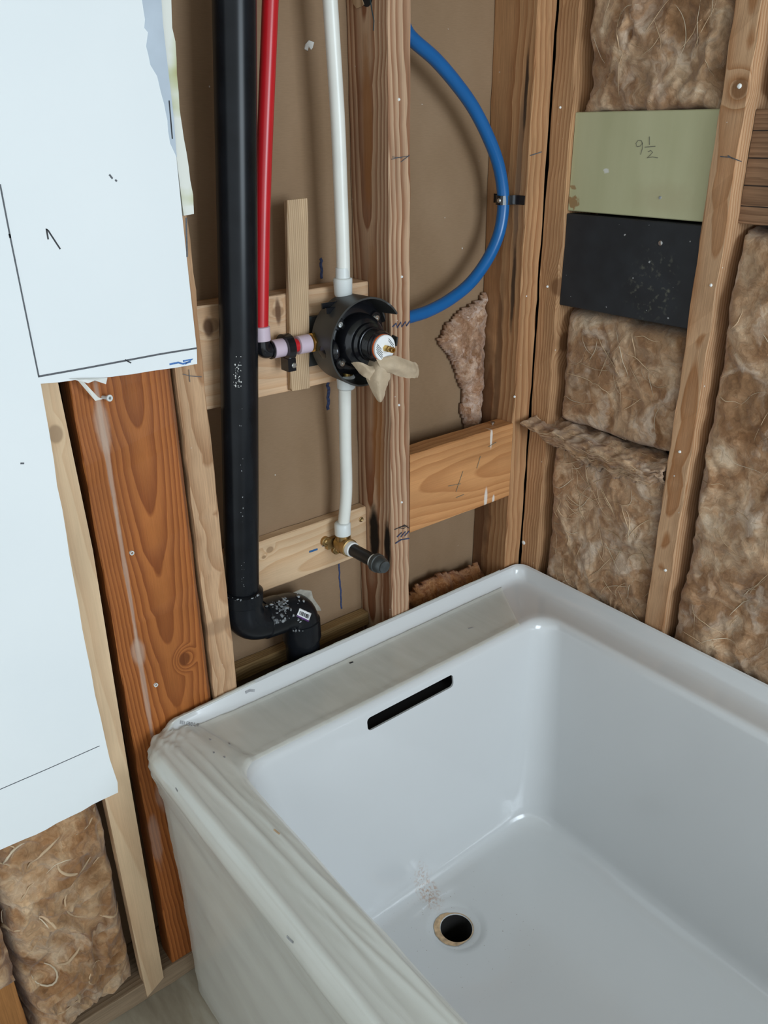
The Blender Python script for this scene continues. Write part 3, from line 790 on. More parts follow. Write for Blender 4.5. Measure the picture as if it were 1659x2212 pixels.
# ------------------------------------------------------------------ bathtub
XL, XR, YB, YF = -0.800, -0.003, -0.0015, -1.53
def rrect(x0, x1, y0, y1, r, ns=22, nc=8):
    """points of a rounded rectangle, clockwise from the left side's back end; fixed count"""
    pts = []; sides = []
    r4 = r if isinstance(r, (tuple, list)) else (r,) * 4     # LB, RB, RF, LF
    cs_ = [((x0 + r4[0], y1 - r4[0]), 180, 90, r4[0]), ((x1 - r4[1], y1 - r4[1]), 90, 0, r4[1]), ((x1 - r4[2], y0 + r4[2]), 0, -90, r4[2]), ((x0 + r4[3], y0 + r4[3]), -90, -180, r4[3])]
    corners = []
    for (c, a0, a1, rr) in cs_:
        corners.append([(c[0] + rr * math.cos(math.radians(a0 + (a1 - a0) * k / nc)), c[1] + rr * math.sin(math.radians(a0 + (a1 - a0) * k / nc))) for k in range(nc + 1)])
    for q in range(4):
        A0 = corners[q]; nx = corners[(q + 1) % 4][0]
        for k, p in enumerate(A0): pts.append(p); sides.append((q, k / nc))
        for k in range(1, ns): pts.append((A0[-1][0] + (nx[0] - A0[-1][0]) * k / ns, A0[-1][1] + (nx[1] - A0[-1][1]) * k / ns)); sides.append((q, 1 + k / ns))
    return pts, sides
# (flange inset, flange z), (apron inset, apron z)
PROF = [((0, FZ), (0.022, FZ)), ((0, 0.2), (0.020, 0.20)), ((0, 0.40), (0.014, 0.40)), ((0, 0.47), (0.004, 0.452)), ((0, 0.497), (0.0, 0.468)),
        ((0.001, 0.503), (0.002, 0.478)), ((0.004, 0.505), (0.007, 0.486)), ((0.008, 0.503), (0.014, 0.4895)), ((0.011, 0.496), (0.022, 0.490)),
        ((0.0145, 0.486), (0.032, 0.4895)), ((0.020, 0.480), (0.042, 0.489)), ((0.030, 0.478), (0.05, 0.4885))]
# inner rings: left, right, back, front insets, radius, z(flange side), z(apron side)
INN = [(0.068, 0.070, 0.120, 0.09, 0.040, 0.4815, 0.4885), (0.076, 0.079, 0.133, 0.10, 0.040, 0.4835, 0.488), (0.081, 0.084, 0.139, 0.105, 0.040, 0.482, 0.485),
       (0.085, 0.0885, 0.144, 0.11, 0.041, 0.477, 0.478), (0.0875, 0.091, 0.147, 0.115, 0.042, 0.468, 0.468)]
for k in range(1, 8):
    u = k / 8; INN.append((0.0875 + 0.042 * u, 0.091 + 0.046 * u, 0.147 + 0.040 * u, 0.115 + 0.16 * u, 0.042 + 0.02 * u, 0.468 - 0.33 * u, 0.468 - 0.33 * u))
ZB = 0.090
for k in range(0, 7):
    a = math.pi / 2 * k / 6; e = 0.035
    INN.append((0.1345 + e * (1 - math.cos(a)), 0.1425 + e * (1 - math.cos(a)), 0.191 + e * (1 - math.cos(a)), 0.285 + e * (1 - math.cos(a)), 0.062, ZB + 0.034 - 0.034 * math.sin(a), ZB + 0.034 - 0.034 * math.sin(a)))
DC = Vector((-0.4255, -0.2855))
def build_rings(off=0.0):
    rings = []; sides = None
    for (fi, fz), (ai, az) in PROF:
        pts, sides = rrect(XL + ai, XR - fi, YF + ai, YB - fi, (max(0.055 - ai * 0.3, 0.012), max(0.024 - fi * 0.2, 0.01), 0.03, 0.03))
        R_ = []
        for p, (q, u) in zip(pts, sides):
            # weight 1 on the wall sides (back, right), 0 on the apron and front
            if q == 0: w_ = min(1, max(0, u - 0.5) / 0.8)
            elif q == 1: w_ = 1
            elif q == 2: w_ = 1 - min(1, u)
            else: w_ = 0
            w_ = w_ * w_ * (3 - 2 * w_)
            R_.append(Vector((p[0], p[1], fz * w_ + az * (1 - w_))))
        rings.append(R_)
    W_ = [0] * len(sides)
    for i, (q, u) in enumerate(sides):
        if q == 0: W_[i] = min(1, max(0, u - 0.5) / 0.8)
        elif q == 1: W_[i] = 1
        elif q == 2: W_[i] = 1 - min(1, u)
    for (l, r_, b, f_, rad, zf, za) in INN:
        pts, sides = rrect(XL + l, XR - r_, YF + f_, YB - b, rad)
        rings.append([Vector((p[0], p[1], zf * w_ + za * (1 - w_))) for p, w_ in zip(pts, W_)])
    return rings, sides
def make_tub():
    root = empty('bathtub', (-0.4, -0.76, FZ), 'white acrylic alcove bathtub with overflow slot and open drain hole', 'bathtub')
    rings, sides = build_rings()
    N = len(rings[0]); last = rings[-1]
    # floor rings gather round the drain
    fm_start = len(rings) - 1
    for r_, z, blend in ((None, ZB - 0.0015, 0.35), (None, ZB - 0.003, 0.7), (0.054, ZB - 0.0045, 1), (0.047, ZB - 0.0055, 1), (0.042, ZB - 0.0085, 1), (0.0385, ZB - 0.0095, 1), (0.0275, ZB - 0.0105, 1), (0.0262, ZB - 0.0115, 1), (0.0258, ZB - 0.016, 1), (0.0258, 0.0, 1)):
        R_ = []
        for p in last:
            d = (Vector((p.x, p.y)) - DC); dn = d.normalized(); rr = 0.06 if r_ is None else r_
            q = DC + dn * rr
            v = Vector((p.x, p.y)).lerp(q, blend)
            R_.append(Vector((v.x, v.y, z)))
        rings.append(R_)
    vs = [v for R_ in rings for v in R_]; fs = []; fm = []
    nR = len(rings)
    for k in range(nR - 1):
        for i in range(N):
            i2 = (i + 1) % N
            fs.append((k * N + i, k * N + i2, (k + 1) * N + i2, (k + 1) * N + i))
            fm.append(1 if k >= nR - 3 else 0)
    fs.append(tuple(range(N))); fm.append(0)
    fs.append(tuple((nR - 1) * N + i for i in reversed(range(N)))); fm.append(1)
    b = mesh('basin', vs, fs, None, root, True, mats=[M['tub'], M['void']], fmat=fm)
    # overflow slot: a stadium cut through the sloping end wall, with the dark space behind it
    n = Vector((0, -0.33, 0.04)).normalized()            # end wall leans back by 0.04 in 0.33
    cx, cz = -0.4085, 0.4525; cy = YB - (0.147 + 0.04 * (0.468 - cz) / 0.33)
    c0 = Vector((cx, cy, cz)); ux = Vector((1, 0, 0)); uz = ux.cross(-n) * 1.0
    if uz.z < 0: uz = -uz
    hw, hh = 0.0895, 0.0115
    def stad(hw_, hh_, y0, y1, mat):
        ring_ = []
        rr = min(0.007, hh_ * 0.7)
        for (sx_, sz_, a0) in ((1, 1, 0), (-1, 1, 90), (-1, -1, 180), (1, -1, 270)):
            for k in range(6):
                a = math.radians(a0 + 90 * k / 5)
                ring_.append((sx_ * (hw_ - rr) + rr * math.cos(a), sz_ * (hh_ - rr) + rr * math.sin(a)))
        P = [c0 + ux * x + uz * z + n * y0 for x, z in ring_] + [c0 + ux * x + uz * z + n * y1 for x, z in ring_]
        m_ = len(ring_)
        F = [tuple(range(m_)), tuple(range(2 * m_ - 1, m_ - 1, -1))] + [(i, (i + 1) % m_, m_ + (i + 1) % m_, m_ + i) for i in range(m_)]
        return mesh('cutter', P, F, mat)
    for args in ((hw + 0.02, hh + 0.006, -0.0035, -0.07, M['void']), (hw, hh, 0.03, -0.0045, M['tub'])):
        c_ = stad(*args)
        md = b.modifiers.new('cut', 'BOOLEAN'); md.operation = 'DIFFERENCE'; md.object = c_; md.solver = 'EXACT'
        try: md.material_mode = 'TRANSFER'
        except Exception: pass
        bpy.context.view_layer.update()
        dg = bpy.context.evaluated_depsgraph_get()
        me = bpy.data.meshes.new_from_object(b.evaluated_get(dg), depsgraph=dg)
        b.modifiers.clear(); b.data = me; me.name = 'basin'
        bpy.data.objects.remove(c_)
    sharpen(b, 40)
    # stained ring of old sealant round the drain hole
    vs = []; fs = []; nn = 48
    for i in range(nn):
        a = 2 * math.pi * i / nn; ca = math.cos(a - math.radians(160))
        ro = 0.0290 + 0.0085 * max(0, ca) ** 0.6 + 0.001 * nz((math.cos(a) * 5, math.sin(a) * 5, 1)) if ca > -0.2 else 0.0285
        for rr, zz in ((0.0270, 0.0006), (ro, 0.0014)):
            z_base = ZB - 0.0105 if rr < 0.0275 else ZB - 0.0105 + (rr - 0.0275) * 0.10
            vs.append((DC.x + rr * math.cos(a), DC.y + rr * math.sin(a), z_base + 0.0009))
    for i in range(nn):
        j = (i + 1) % nn
        fs.append((2 * i, 2 * i + 1, 2 * j + 1, 2 * j))
    d = mesh('sealant_stain', vs, fs, M['rust'], root, True)
    d['label'] = 'tan stain of old sealant round the drain hole'
    return root
tub = make_tub()

# protective film over the apron, its ledge and the end ledge
def make_film():
    rings, sides = build_rings()
    N = len(sides)
    # param order: front-left corner ... left side (reversed) ... back-left corner ... back side
    idx = [i for i in range(N) if sides[i][0] == 3 and sides[i][1] >= 1]
    idx += [i for i in range(N) if sides[i][0] == 0]
    rs = rings[0:15]
    # dense resample
    cols = []
    for a, b in zip(idx[:-1], idx[1:]):
        n_ = 5 if (rings[4][a] - rings[4][b]).length > 0.02 else 2
        for k in range(n_): cols.append((a, b, k / n_))
    cols.append((idx[-1], idx[-1], 0))
    rows = []
    for k in range(len(rs) - 1):
        n_ = 12 if k < 2 else (4 if k < 4 else 3)
        if k >= 6: n_ = 5
        if k >= 11: n_ = 12
        for q in range(n_): rows.append((k, q / n_))
    rows.append((len(rs) - 1, 0))
    G = []
    for (k, u) in rows:
        k2 = min(k + 1, len(rs) - 1); line = []
        for (a, b, s_) in cols:
            p = rs[k][a].lerp(rs[k][b], s_).lerp(rs[k2][a].lerp(rs[k2][b], s_), u)
            line.append(p)
        G.append(line)
    nr, nc = len(G), len(cols); vs = []
    for j in range(nr):
        for i in range(nc):
            p = G[j][i]
            du = G[j][min(i + 1, nc - 1)] - G[j][max(i - 1, 0)]; dv = G[min(j + 1, nr - 1)][i] - G[max(j - 1, 0)][i]
            n_ = dv.cross(du)
            n_ = n_.normalized() if n_.length > 1e-12 else Vector((0, 0, 1))
            v = j / (nr - 1)
            c = Vector((-0.5, -0.7, 0.2))
            if n_.dot(p - c) < 0: n_ = -n_
            q, u_ = sides[cols[i][0]]
            back = (q == 0 and u_ >= 1)
            corner = math.exp(-((p - Vector((-0.79, -0.02, 0.48))).length / 0.06) ** 2)
            # long lazy folds running down the length, finer crumples at the corner
            s1 = 1 - abs(nz((p.x * 30 + p.z * 16, p.y * 2.6 + p.z * 3.0, 4.0))) * 2
            s2 = 1 - abs(nz((p.x * 55 - p.z * 30 + p.y * 6, p.y * 4.5, 9.0))) * 2
            s3 = nz((p.x * 90, p.y * 90, p.z * 90))
            amp = 0.0045 if not back else 0.0010
            low = min(1, max(0, (0.46 - p.z) / 0.1))
            amp = amp * (1 - 0.35 * low)
            lift = 0.0012 + amp * (0.55 * max(0, s1) ** 2 + 0.35 * max(0, s2) ** 2) + corner * 0.007 * abs(s3) + 0.0004 * (s3 + 1)
            if not back and p.z < 0.47: lift += 0.004 * min(1, (0.47 - p.z) / 0.05) * (0.5 + 0.5 * nz((p.y * 5, p.z * 2, 0)))
            if not back and p.z > 0.465:
                yy = max(0, -p.y); tr = min(1, yy / 0.10)
                lift += tr * (0.0050 * math.exp(-((p.x + 0.787 + 0.006 * nz((p.y * 4, 1, 1))) / 0.0050) ** 2)
                              + 0.0036 * math.exp(-((p.x + 0.768 - 0.030 * min(1, yy / 0.6) + 0.006 * nz((p.y * 6, 2, 5))) / 0.0042) ** 2)
                              + 0.0026 * math.exp(-((p.x + 0.748 - 0.020 * min(1, yy / 0.5) + 0.005 * nz((p.y * 8, 7, 5))) / 0.0035) ** 2))
            if back: lift = min(lift, 0.003)
            v_ = p + n_ * lift
            if v_.y > -0.0008: v_.y = -0.0008
            if v_.z < FZ + 0.001: v_.z = FZ + 0.001
            vs.append(v_)
    fs = [(j * nc + i, j * nc + i + 1, (j + 1) * nc + i + 1, (j + 1) * nc + i) for j in range(nr - 1) for i in range(nc - 1)]
    # drop the part hidden behind the flange
    keep = []
    for f in fs:
        c = sum((vs[k] for k in f), Vector()) / 4
        if c.x > -0.76 and c.y > -0.01 and c.z < 0.46: continue
        keep.append(f)
    o = mesh('protective_film', vs, keep, M['film'], smooth=True)
    tag(o, 'wrinkled milky plastic film stuck over the tub apron and end ledge', 'plastic film')
    return o
film = make_film()

# ------------------------------------------------------------------ black vent and drain pipe
vent = empty('drain_pipe', (-0.59, 0.02, 0.5), 'tall black plastic drain pipe with two elbows behind the tub end', 'drain pipe')
pt = at(506, 0, 1, 0.014); pb = at(523, 1275, 1, 0.022)
d = (pt - pb).normalized(); pe = pb - d * 0.045
tube('pipe', [pb - d * 0.004, pt + d * 0.5], 0.0255, M['abs'], vent, seg=40)
def elbow_path(a, b, c, r, n=10):
    a, b, c = Vector(a), Vector(b), Vector(c); u = (a - b).normalized(); v = (c - b).normalized()
    p0, p1 = b + u * r, b + v * r; out = [a]
    for k in range(n + 1):
        s_ = k / n; out.append(p0 * (1 - s_) ** 2 + b * 2 * s_ * (1 - s_) + p1 * s_ * s_)
    out.append(c); return out
e1 = pb - d * 0.062; hx = at(672, 1303, 1, 0.036)
dirx = (hx - e1).normalized()
pA = elbow_path(pb, e1, e1 + dirx * 0.068, 0.040)
vs, fs = sweep(pA, 0.0300, 40)
el = sharpen(mesh('elbow', vs, fs, M['abs'], vent), 50)
hub = lathe('hub', pb - d * 0.006, d, [(0.0255, 0.009), (0.0285, 0.008), (0.0315, 0.006), (0.0315, -0.012), (0.0295, -0.014)], M['abs'], el, 40)
lathe('hub', e1 + dirx * 0.050, dirx, [(0.0290, -0.014), (0.0318, -0.012), (0.0318, 0.018), (0.0295, 0.019)], M['abs'], el, 40)
dn = Vector((0.01, -0.02, -1)).normalized()
e2 = e1 + dirx * 0.112
pB = elbow_path(e1 + dirx * 0.066, e2, e2 + dn * 0.062, 0.032)
vs, fs = sweep(pB, 0.0302, 40)
el2 = sharpen(mesh('elbow', vs, fs, M['abs'], vent), 50)
lathe('hub', e2 + dn * 0.032, dn, [(0.029, -0.010), (0.0322, -0.008), (0.0322, 0.024), (0.029, 0.026)], M['abs'], el2, 40)
tube('pipe', [e2 + dn * 0.050, e2 + dn * 0.33], 0.0285, M['abs'], vent, seg=40)
# dried cement: a ragged collar of blobs on both hubs
def blobs(name, centre, axis, rad, n, seed, mat, parent, spread, size=(0.0015, 0.005), sector=None, flat=0.25):
    rnd = random.Random(seed); ax = Vector(axis).normalized(); u = ax.orthogonal().normalized(); v = ax.cross(u); vs = []; fs = []
    out0 = (CAM - Vector(centre)); out0 = (out0 - ax * out0.dot(ax)).normalized(); a0 = math.atan2(out0.dot(v), out0.dot(u))
    for q in range(n):
        a = a0 + rnd.gauss(0, 0.55) if sector is None else a0 + rnd.uniform(*sector)
        h = rnd.uniform(*spread); s_ = rnd.uniform(*size); nrm = u * math.cos(a) + v * math.sin(a)
        c = Vector(centre) + ax * h + nrm * (rad - 0.0002); tg = ax.cross(nrm); k0 = len(vs); nn = 9
        rr = [rnd.uniform(0.55, 1.2) for _ in range(nn)]; sq = rnd.uniform(0.5, 1.6)
        for k in range(nn):
            b_ = 2 * math.pi * k / nn
            du, dv = math.cos(b_) * s_ * rr[k], math.sin(b_) * s_ * rr[k] * sq
            vs.append(c + tg * du + ax * dv - nrm * (rad - math.sqrt(max(0, rad * rad - du * du))))
        vs.append(c + nrm * (s_ * flat))
        for k in range(nn): fs.append((k0 + k, k0 + (k + 1) % nn, k0 + nn))
        fs.append(tuple(k0 + k for k in reversed(range(nn))))
    return mesh(name, vs, fs, mat, parent, True)
M['smear'] = plain('clear_cement_dust', (0.10, 0.105, 0.11), 0.6, var=0.6, nscale=160)
blobs('cement_residue', e1 + dirx * 0.052, dirx, 0.0318, 22, 13, M['smear'], el, (-0.018, 0.016), (0.003, 0.0085), (-0.7, 0.45), 0.06)
bl = blobs('cement_residue', e1 + dirx * 0.055, dirx, 0.0318, 46, 3, M['adhesive'], el, (-0.012, 0.020), (0.0008, 0.0042), (-0.8, 0.5)); bl['label'] = 'grey crusts of dried cement'
blobs('cement_residue', e2 - dirx * 0.02, dirx, 0.0304, 16, 5, M['adhesive'], el2, (-0.008, 0.012), (0.001, 0.004), (-0.8, 1.1))
blobs('cement_residue', e2 + dn * 0.026, dn, 0.0322, 9, 6, M['adhesive'], el2, (-0.003, 0.0012), (0.001, 0.0032), (-0.2, 1.0))
blobs('cement_residue', pb + d * 0.001, d, 0.0312, 14, 8, M['adhesive'], el, (-0.002, 0.002), (0.0008, 0.0026), (-0.9, 1.0))
pipe_c = lambda z: pb + d * ((z - pb.z) / d.z)
sc1 = blobs('paint_splash', pipe_c(0.99), d, 0.0256, 60, 9, M['plaster'], vent, (-0.022, 0.022), (0.0004, 0.0014), (-0.30, 0.10), 0.12); sc1['label'] = 'white paint specks on the pipe'; sc1['kind'] = 'stuff'
blobs('paint_splash', pipe_c(0.80), d, 0.0256, 26, 10, M['adhesive'], vent, (-0.15, 0.16), (0.0004, 0.0015), (-0.02, 0.16), 0.1)['kind'] = 'stuff'
# torn clear film scrap stuck to the back of the second elbow
sq = [at(a, b, 1, e2.y + 0.004) for a, b in ((628, 1284), (650, 1274), (673, 1277), (676, 1291), (691, 1312), (694, 1319), (684, 1319), (668, 1300), (652, 1292))]
M['scrap'] = plain('grubby_clear_tape', (0.34, 0.31, 0.26), 0.4, var=0.25, nscale=90)
prism('tape_scrap', sq, (0, 0.0012, 0.0006), M['scrap'], el2)
# barcode label
bpy.context.view_layer.update()
Q = [(647, 1314), (672, 1325), (666, 1343), (640, 1331)]
def sub(a0, a1, b0, b1):
    f = lambda a, b: ((Q[0][0] * (1 - a) + Q[1][0] * a) * (1 - b) + (Q[3][0] * (1 - a) + Q[2][0] * a) * b, (Q[0][1] * (1 - a) + Q[1][1] * a) * (1 - b) + (Q[3][1] * (1 - a) + Q[2][1] * a) * b)
    return [f(a0, b0), f(a1, b0), f(a1, b1), f(a0, b1)]
lab = sticker('barcode_label', Q, M['label_white'], el2); lab['label'] = 'white barcode sticker with a purple band'
sticker('purple_band', sub(0, 1, 0.84, 1.0), M['purple'], el2, 6, 1, 0.0010, 0.0002)
rnd = random.Random(4); x = 0.10; vs = []; fs = []
while x < 0.88:
    wd = rnd.choice((0.02, 0.035, 0.055)); b_ = [hit(*p, 0.0011) for p in sub(x, x + wd, 0.24, 0.70)]
    if True:
        n_ = b_[0][1]; P = [p for p, _ in b_]; k = len(vs); vs += P + [p + n_ * 0.0002 for p in P]
        fs += [(k, k + 1, k + 2, k + 3), (k + 7, k + 6, k + 5, k + 4)] + [(k + i, k + (i + 1) % 4, k + 4 + (i + 1) % 4, k + 4 + i) for i in range(4)]
    x += wd + rnd.choice((0.025, 0.04, 0.06))
mesh('bar_code', vs, fs, M['ink'], el2)

# ------------------------------------------------------------------ shower valve
VX, VZ = -0.385, 1.0005
V = lambda y: Vector((VX, y, VZ))
OUT = Vector((0, -1, 0))
valve = empty('shower_valve', V(0.05), 'black round shower mixing valve with brass stem on the pale blocking', 'shower valve')
def guard():
    n, rows = 120, 7; R0, th = 0.0625, 0.0025; yb = 0.030; vs = []; fs = []
    def front(deg):
        deg = (deg + 180) % 360 - 180
        if -16 < deg < 31:
            return 0.012 if deg > -2 else -0.012
        if -40 < deg <= -16: return 0.006
        if 31 <= deg < 52: return -0.024
        return -0.020 - 0.003 * math.sin(math.radians(deg))
    for i in range(n):
        a = 2 * math.pi * i / n; yf = front(math.degrees(a))
        for k in range(rows + 1):
            y = yb + (yf - yb) * k / rows; fl = 1 + 0.03 * k / rows
            for r in (R0 * fl, (R0 - th) * fl): vs.append((VX + r * math.cos(a), y, VZ + r * math.sin(a)))
    S = (rows + 1) * 2
    for i in range(n):
        j = (i + 1) % n
        for k in range(rows):
            fs.append((i * S + k * 2, j * S + k * 2, j * S + k * 2 + 2, i * S + k * 2 + 2))
            fs.append((i * S + k * 2 + 1, i * S + k * 2 + 3, j * S + k * 2 + 3, j * S + k * 2 + 1))
        fs.append((i * S + rows * 2, j * S + rows * 2, j * S + rows * 2 + 1, i * S + rows * 2 + 1))
        fs.append((i * S, i * S + 1, j * S + 1, j * S))
    return sharpen(mesh('plaster_guard', vs, fs, M['guard'], valve), 30)
g = guard()
# ribs over the guard and the side dome for the inlet
for k, dz in enumerate((0.050, 0.0555)):
    box('rib', VX - 0.052, VX - 0.012, 0.004 + 0.010 * k, 0.007 + 0.010 * k, VZ + dz - 0.006, VZ + dz + 0.002, M['blackplastic'], g)
lathe('back_plate', V(0.024), OUT, [(0.061, 0), (0.061, 0.003), (0.0, 0.0031)], M['blackplastic'], valve, 60)
lathe('body', V(0.022), OUT, [(0.052, 0), (0.052, 0.014), (0.0485, 0.017), (0.0395, 0.018), (0.0395, 0.026), (0.0375, 0.034), (0.0345, 0.040), (0.0290, 0.043), (0.0285, 0.048), (0.0245, 0.051), (0.0243, 0.056), (0.0215, 0.057)], M['blackplastic'], valve, 48)
prof = [(0.0215, 0)]
for k in range(6): prof += [(0.0215, 0.0015 + k * 0.0026), (0.0228, 0.0022 + k * 0.0026), (0.0228, 0.0028 + k * 0.0026)]
prof += [(0.0215, 0.0178), (0.0205, 0.021), (0.0180, 0.0215)]
lathe('threaded_collar', V(-0.034), OUT, prof, M['blackplastic'], valve, 40)
lathe('gasket_ring', V(-0.054), OUT, [(0.0184, 0), (0.0187, 0.001), (0.0187, 0.003), (0.0182, 0.004)], M['orange'], valve, 40)
disc = lathe('label_disc', V(-0.0575), OUT, [(0.0182, 0), (0.0182, 0.0035), (0.0172, 0.0045), (0.0, 0.0046)], M['label_white'], valve, 40)
dl = []
for k, (h, x0, x1) in enumerate(((0.0125, -0.006, 0.008), (0.0105, -0.004, 0.012), (0.008, 0.004, 0.013), (-0.006, -0.015, -0.004), (-0.008, -0.0145, 0.001), (-0.010, -0.013, 0.004), (-0.012, -0.011, 0.006), (-0.014, -0.008, 0.006))):
    rot = math.radians(-50); pts = []
    for x in (x0, x1): pts.append((VX + x * math.cos(rot) - h * math.sin(rot), -0.0622, VZ + x * math.sin(rot) + h * math.cos(rot)))
    dl.append(pts)
ribbon('printed_lines', dl, N_A, 0.0007, M['ink'], disc, 0.0002)
stm = lathe('stem', V(-0.062), OUT, [(0.0048, 0), (0.0048, 0.009), (0.0044, 0.0095)], M['brass'], valve, hexa=True)
lathe('stem_tip', V(-0.071), OUT, [(0.0040, 0), (0.0040, 0.008), (0.0036, 0.0088), (0.0020, 0.0088), (0.0020, 0.002)], M['brass'], stm, 24)
for deg in (40, 140, 222, 318):
    a = math.radians(deg); c = Vector((VX + 0.043 * math.cos(a), 0.006, VZ + 0.043 * math.sin(a)))
    bs = lathe('screw_boss', c + Vector((0, 0.016, 0)), OUT, [(0.0095, 0), (0.0095, 0.020), (0.0085, 0.0215)], M['blackplastic'], valve, 24)
    lathe('screw', c + Vector((0, -0.0052, 0)), OUT, [(0.0055, 0), (0.0055, 0.0012), (0.0040, 0.0032), (0.0014, 0.0033), (0.0012, 0.002)], M['steel'], bs, 20)
    bpy.data.objects[bs.name]['label'] = 'black boss with a bright screw'
# dark dome where the hot inlet enters
vs = []; fs = []; nn, mm = 20, 8
for j in range(mm + 1):
    for i in range(nn):
        a = 2 * math.pi * i / nn; b_ = math.pi / 2 * j / mm; r = math.cos(b_)
        vs.append((VX - 0.050 - 0.0145 * math.sin(b_), 0.002 + 0.024 * r * math.cos(a), VZ - 0.006 + 0.018 * r * math.sin(a)))
for j in range(mm):
    for i in range(nn): fs.append((j * nn + i, j * nn + (i + 1) % nn, (j + 1) * nn + (i + 1) % nn, (j + 1) * nn + i))
fs.append(tuple(range(nn)))
mesh('inlet_dome', vs, fs, M['blackplastic'], valve, True)
YP = 0.027   # pipe plane
PX = at(741, 620, 1, YP).x
hotc = Vector((at(684, 738, 1, YP).x, YP, at(684, 738, 1, YP).z)); LEFT = Vector((-1, 0, 0))
lathe('hot_inlet', hotc, LEFT, [(0.0130, -0.02), (0.0150, 0), (0.0150, 0.010), (0.0125, 0.011), (0.0125, 0.014)], M['brass'], valve, hexa=True)
lathe('top_outlet', (PX, YP, VZ + 0.040), (0, 0, 1), [(0.0122, -0.02), (0.0122, 0.010), (0.0100, 0.011), (0.0100, 0.013), (0.0122, 0.0135), (0.0122, 0.020), (0.009, 0.021)], M['brass'], valve, 24)
lathe('bottom_outlet', (PX, YP, VZ - 0.05), (0, 0, -1), [(0.0115, -0.01), (0.0115, 0.010)], M['brass'], valve, 24)
for dz in (0.027, -0.03):
    lathe('mounting_screw', (VX - 0.068, 0.051, VZ + dz), OUT, [(0.002, 0), (0.002, 0.006), (0.0042, 0.0065), (0.0042, 0.0085), (0.002, 0.009)], M['steel'], valve, 16)
box('mounting_ear', VX - 0.074, VX + 0.05, 0.044, 0.0505, VZ - 0.038, VZ + 0.034, M['guard'], valve)

# torn masking tape dangling from the valve
def cloth(name, rows, mat, parent=None, th=0.0005):
    """surface through rows of 3-D points, resampled, slightly crumpled, with thickness"""
    R_ = [spline(r, 5) for r in rows]; n = min(len(r) for r in R_); R_ = [r[:n] for r in R_]
    cols = [spline([r[i] for r in R_], 5) for i in range(n)]; m_ = len(cols[0])
    vs = []; fs = []
    for s_ in (0, 1):
        for i in range(n):
            for j in range(m_):
                p = cols[i][j]; k = nz(p * 130) * 0.0018 + nz(p * 320) * 0.0006
                vs.append(p + Vector((0, k + s_ * th, k * 0.5)))
    B0 = n * m_
    for i in range(n - 1):
        for j in range(m_ - 1):
            a = i * m_ + j; fs.append((a, a + 1, a + m_ + 1, a + m_)); fs.append((B0 + a, B0 + a + m_, B0 + a + m_ + 1, B0 + a + 1))
    edge_ = [i * m_ for i in range(n)] + [(n - 1) * m_ + j for j in range(1, m_)] + [i * m_ + m_ - 1 for i in range(n - 2, -1, -1)] + [j for j in range(m_ - 2, 0, -1)]
    for a, b in zip(edge_, edge_[1:] + edge_[:1]): fs.append((a, b, B0 + b, B0 + a))
    return sharpen(mesh(name, vs, fs, mat, parent), 50)
tp = empty('masking_tape', at(815, 800, 1, -0.05), 'torn beige masking tape dangling below the valve stem', 'tape')
q = lambda px, py, y: at(px, py, 1, y)
cloth('tape_strip', [[q(800, 776, -0.035), q(820, 776, -0.058), q(848, 770, -0.07)], [q(790, 800, -0.04), q(818, 798, -0.064), q(845, 794, -0.066)], [q(792, 820, -0.045), q(818, 822, -0.066), q(843, 816, -0.062)], [q(804, 846, -0.05), q(820, 848, -0.062), q(834, 842, -0.06)], [q(814, 864, -0.052), q(822, 870, -0.058), q(829, 862, -0.056)]], M['tape'], tp)
cloth('tape_strip', [[q(812, 775, -0.056), q(820, 790, -0.064), q(822, 804, -0.060)], [q(850, 768, -0.068), q(848, 790, -0.074), q(842, 806, -0.066)], [q(880, 778, -0.066), q(876, 796, -0.072), q(866, 814, -0.064)], [q(896, 782, -0.060), q(897, 800, -0.066), q(890, 817, -0.060)], [q(904, 790, -0.055), q(906, 802, -0.058), q(903, 816, -0.055)]], M['tape'], tp)
cloth('tape_strip', [[q(758, 783, -0.028), q(768, 795, -0.032), q(776, 806, -0.034)], [q(775, 782, -0.042), q(785, 795, -0.046), q(784, 812, -0.044)], [q(800, 790, -0.050), q(800, 803, -0.056), q(796, 820, -0.050)], [q(815, 790, -0.055), q(812, 803, -0.060), q(806, 826, -0.050)]], M['tape'], tp)

# ------------------------------------------------------------------ supply pipes
def ring(name, base, axis, h, r, mat, parent):
    return lathe(name, base, axis, [(r * 0.86, 0), (r, 0.0008), (r, h - 0.0008), (r * 0.86, h)], mat, parent, 28)
hot = empty('water_pipe', at(565, 745, 1, YP), 'red hot water pipe running down beside the black pipe to the valve', 'water pipe')
r_t = at(584, 0, 1, YP); r_m = at(569, 400, 1, YP); r_b = at(564, 700, 1, YP)
corner = Vector((r_b.x - 0.001, YP, hotc.z + 0.001))
tube('tube', [r_t + (r_t - r_m) * 1.1, r_t, r_m, r_b, corner + Vector((0, 0, 0.014))], 0.0100, M['red'], hot)
ring('expansion_ring', corner + Vector((0, 0, 0.0145)), (0, 0, 1), 0.020, 0.0126, M['ring_pink'], hot)
vs, fs = sweep(elbow_path(corner + Vector((0, 0, 0.016)), corner, corner + Vector((0.016, 0, 0)), 0.008), 0.0112, 20)
sharpen(mesh('elbow', vs, fs, M['blackplastic'], hot), 50)
lathe('elbow_collar', corner + Vector((0.011, 0, 0)), (1, 0, 0), [(0.011, 0), (0.0132, 0.0004), (0.0132, 0.003), (0.011, 0.0034)], M['blackplastic'], hot, 24)
tube('tube', [corner + Vector((0.012, 0, 0)), hotc + LEFT * 0.012], 0.0094, M['red'], hot)
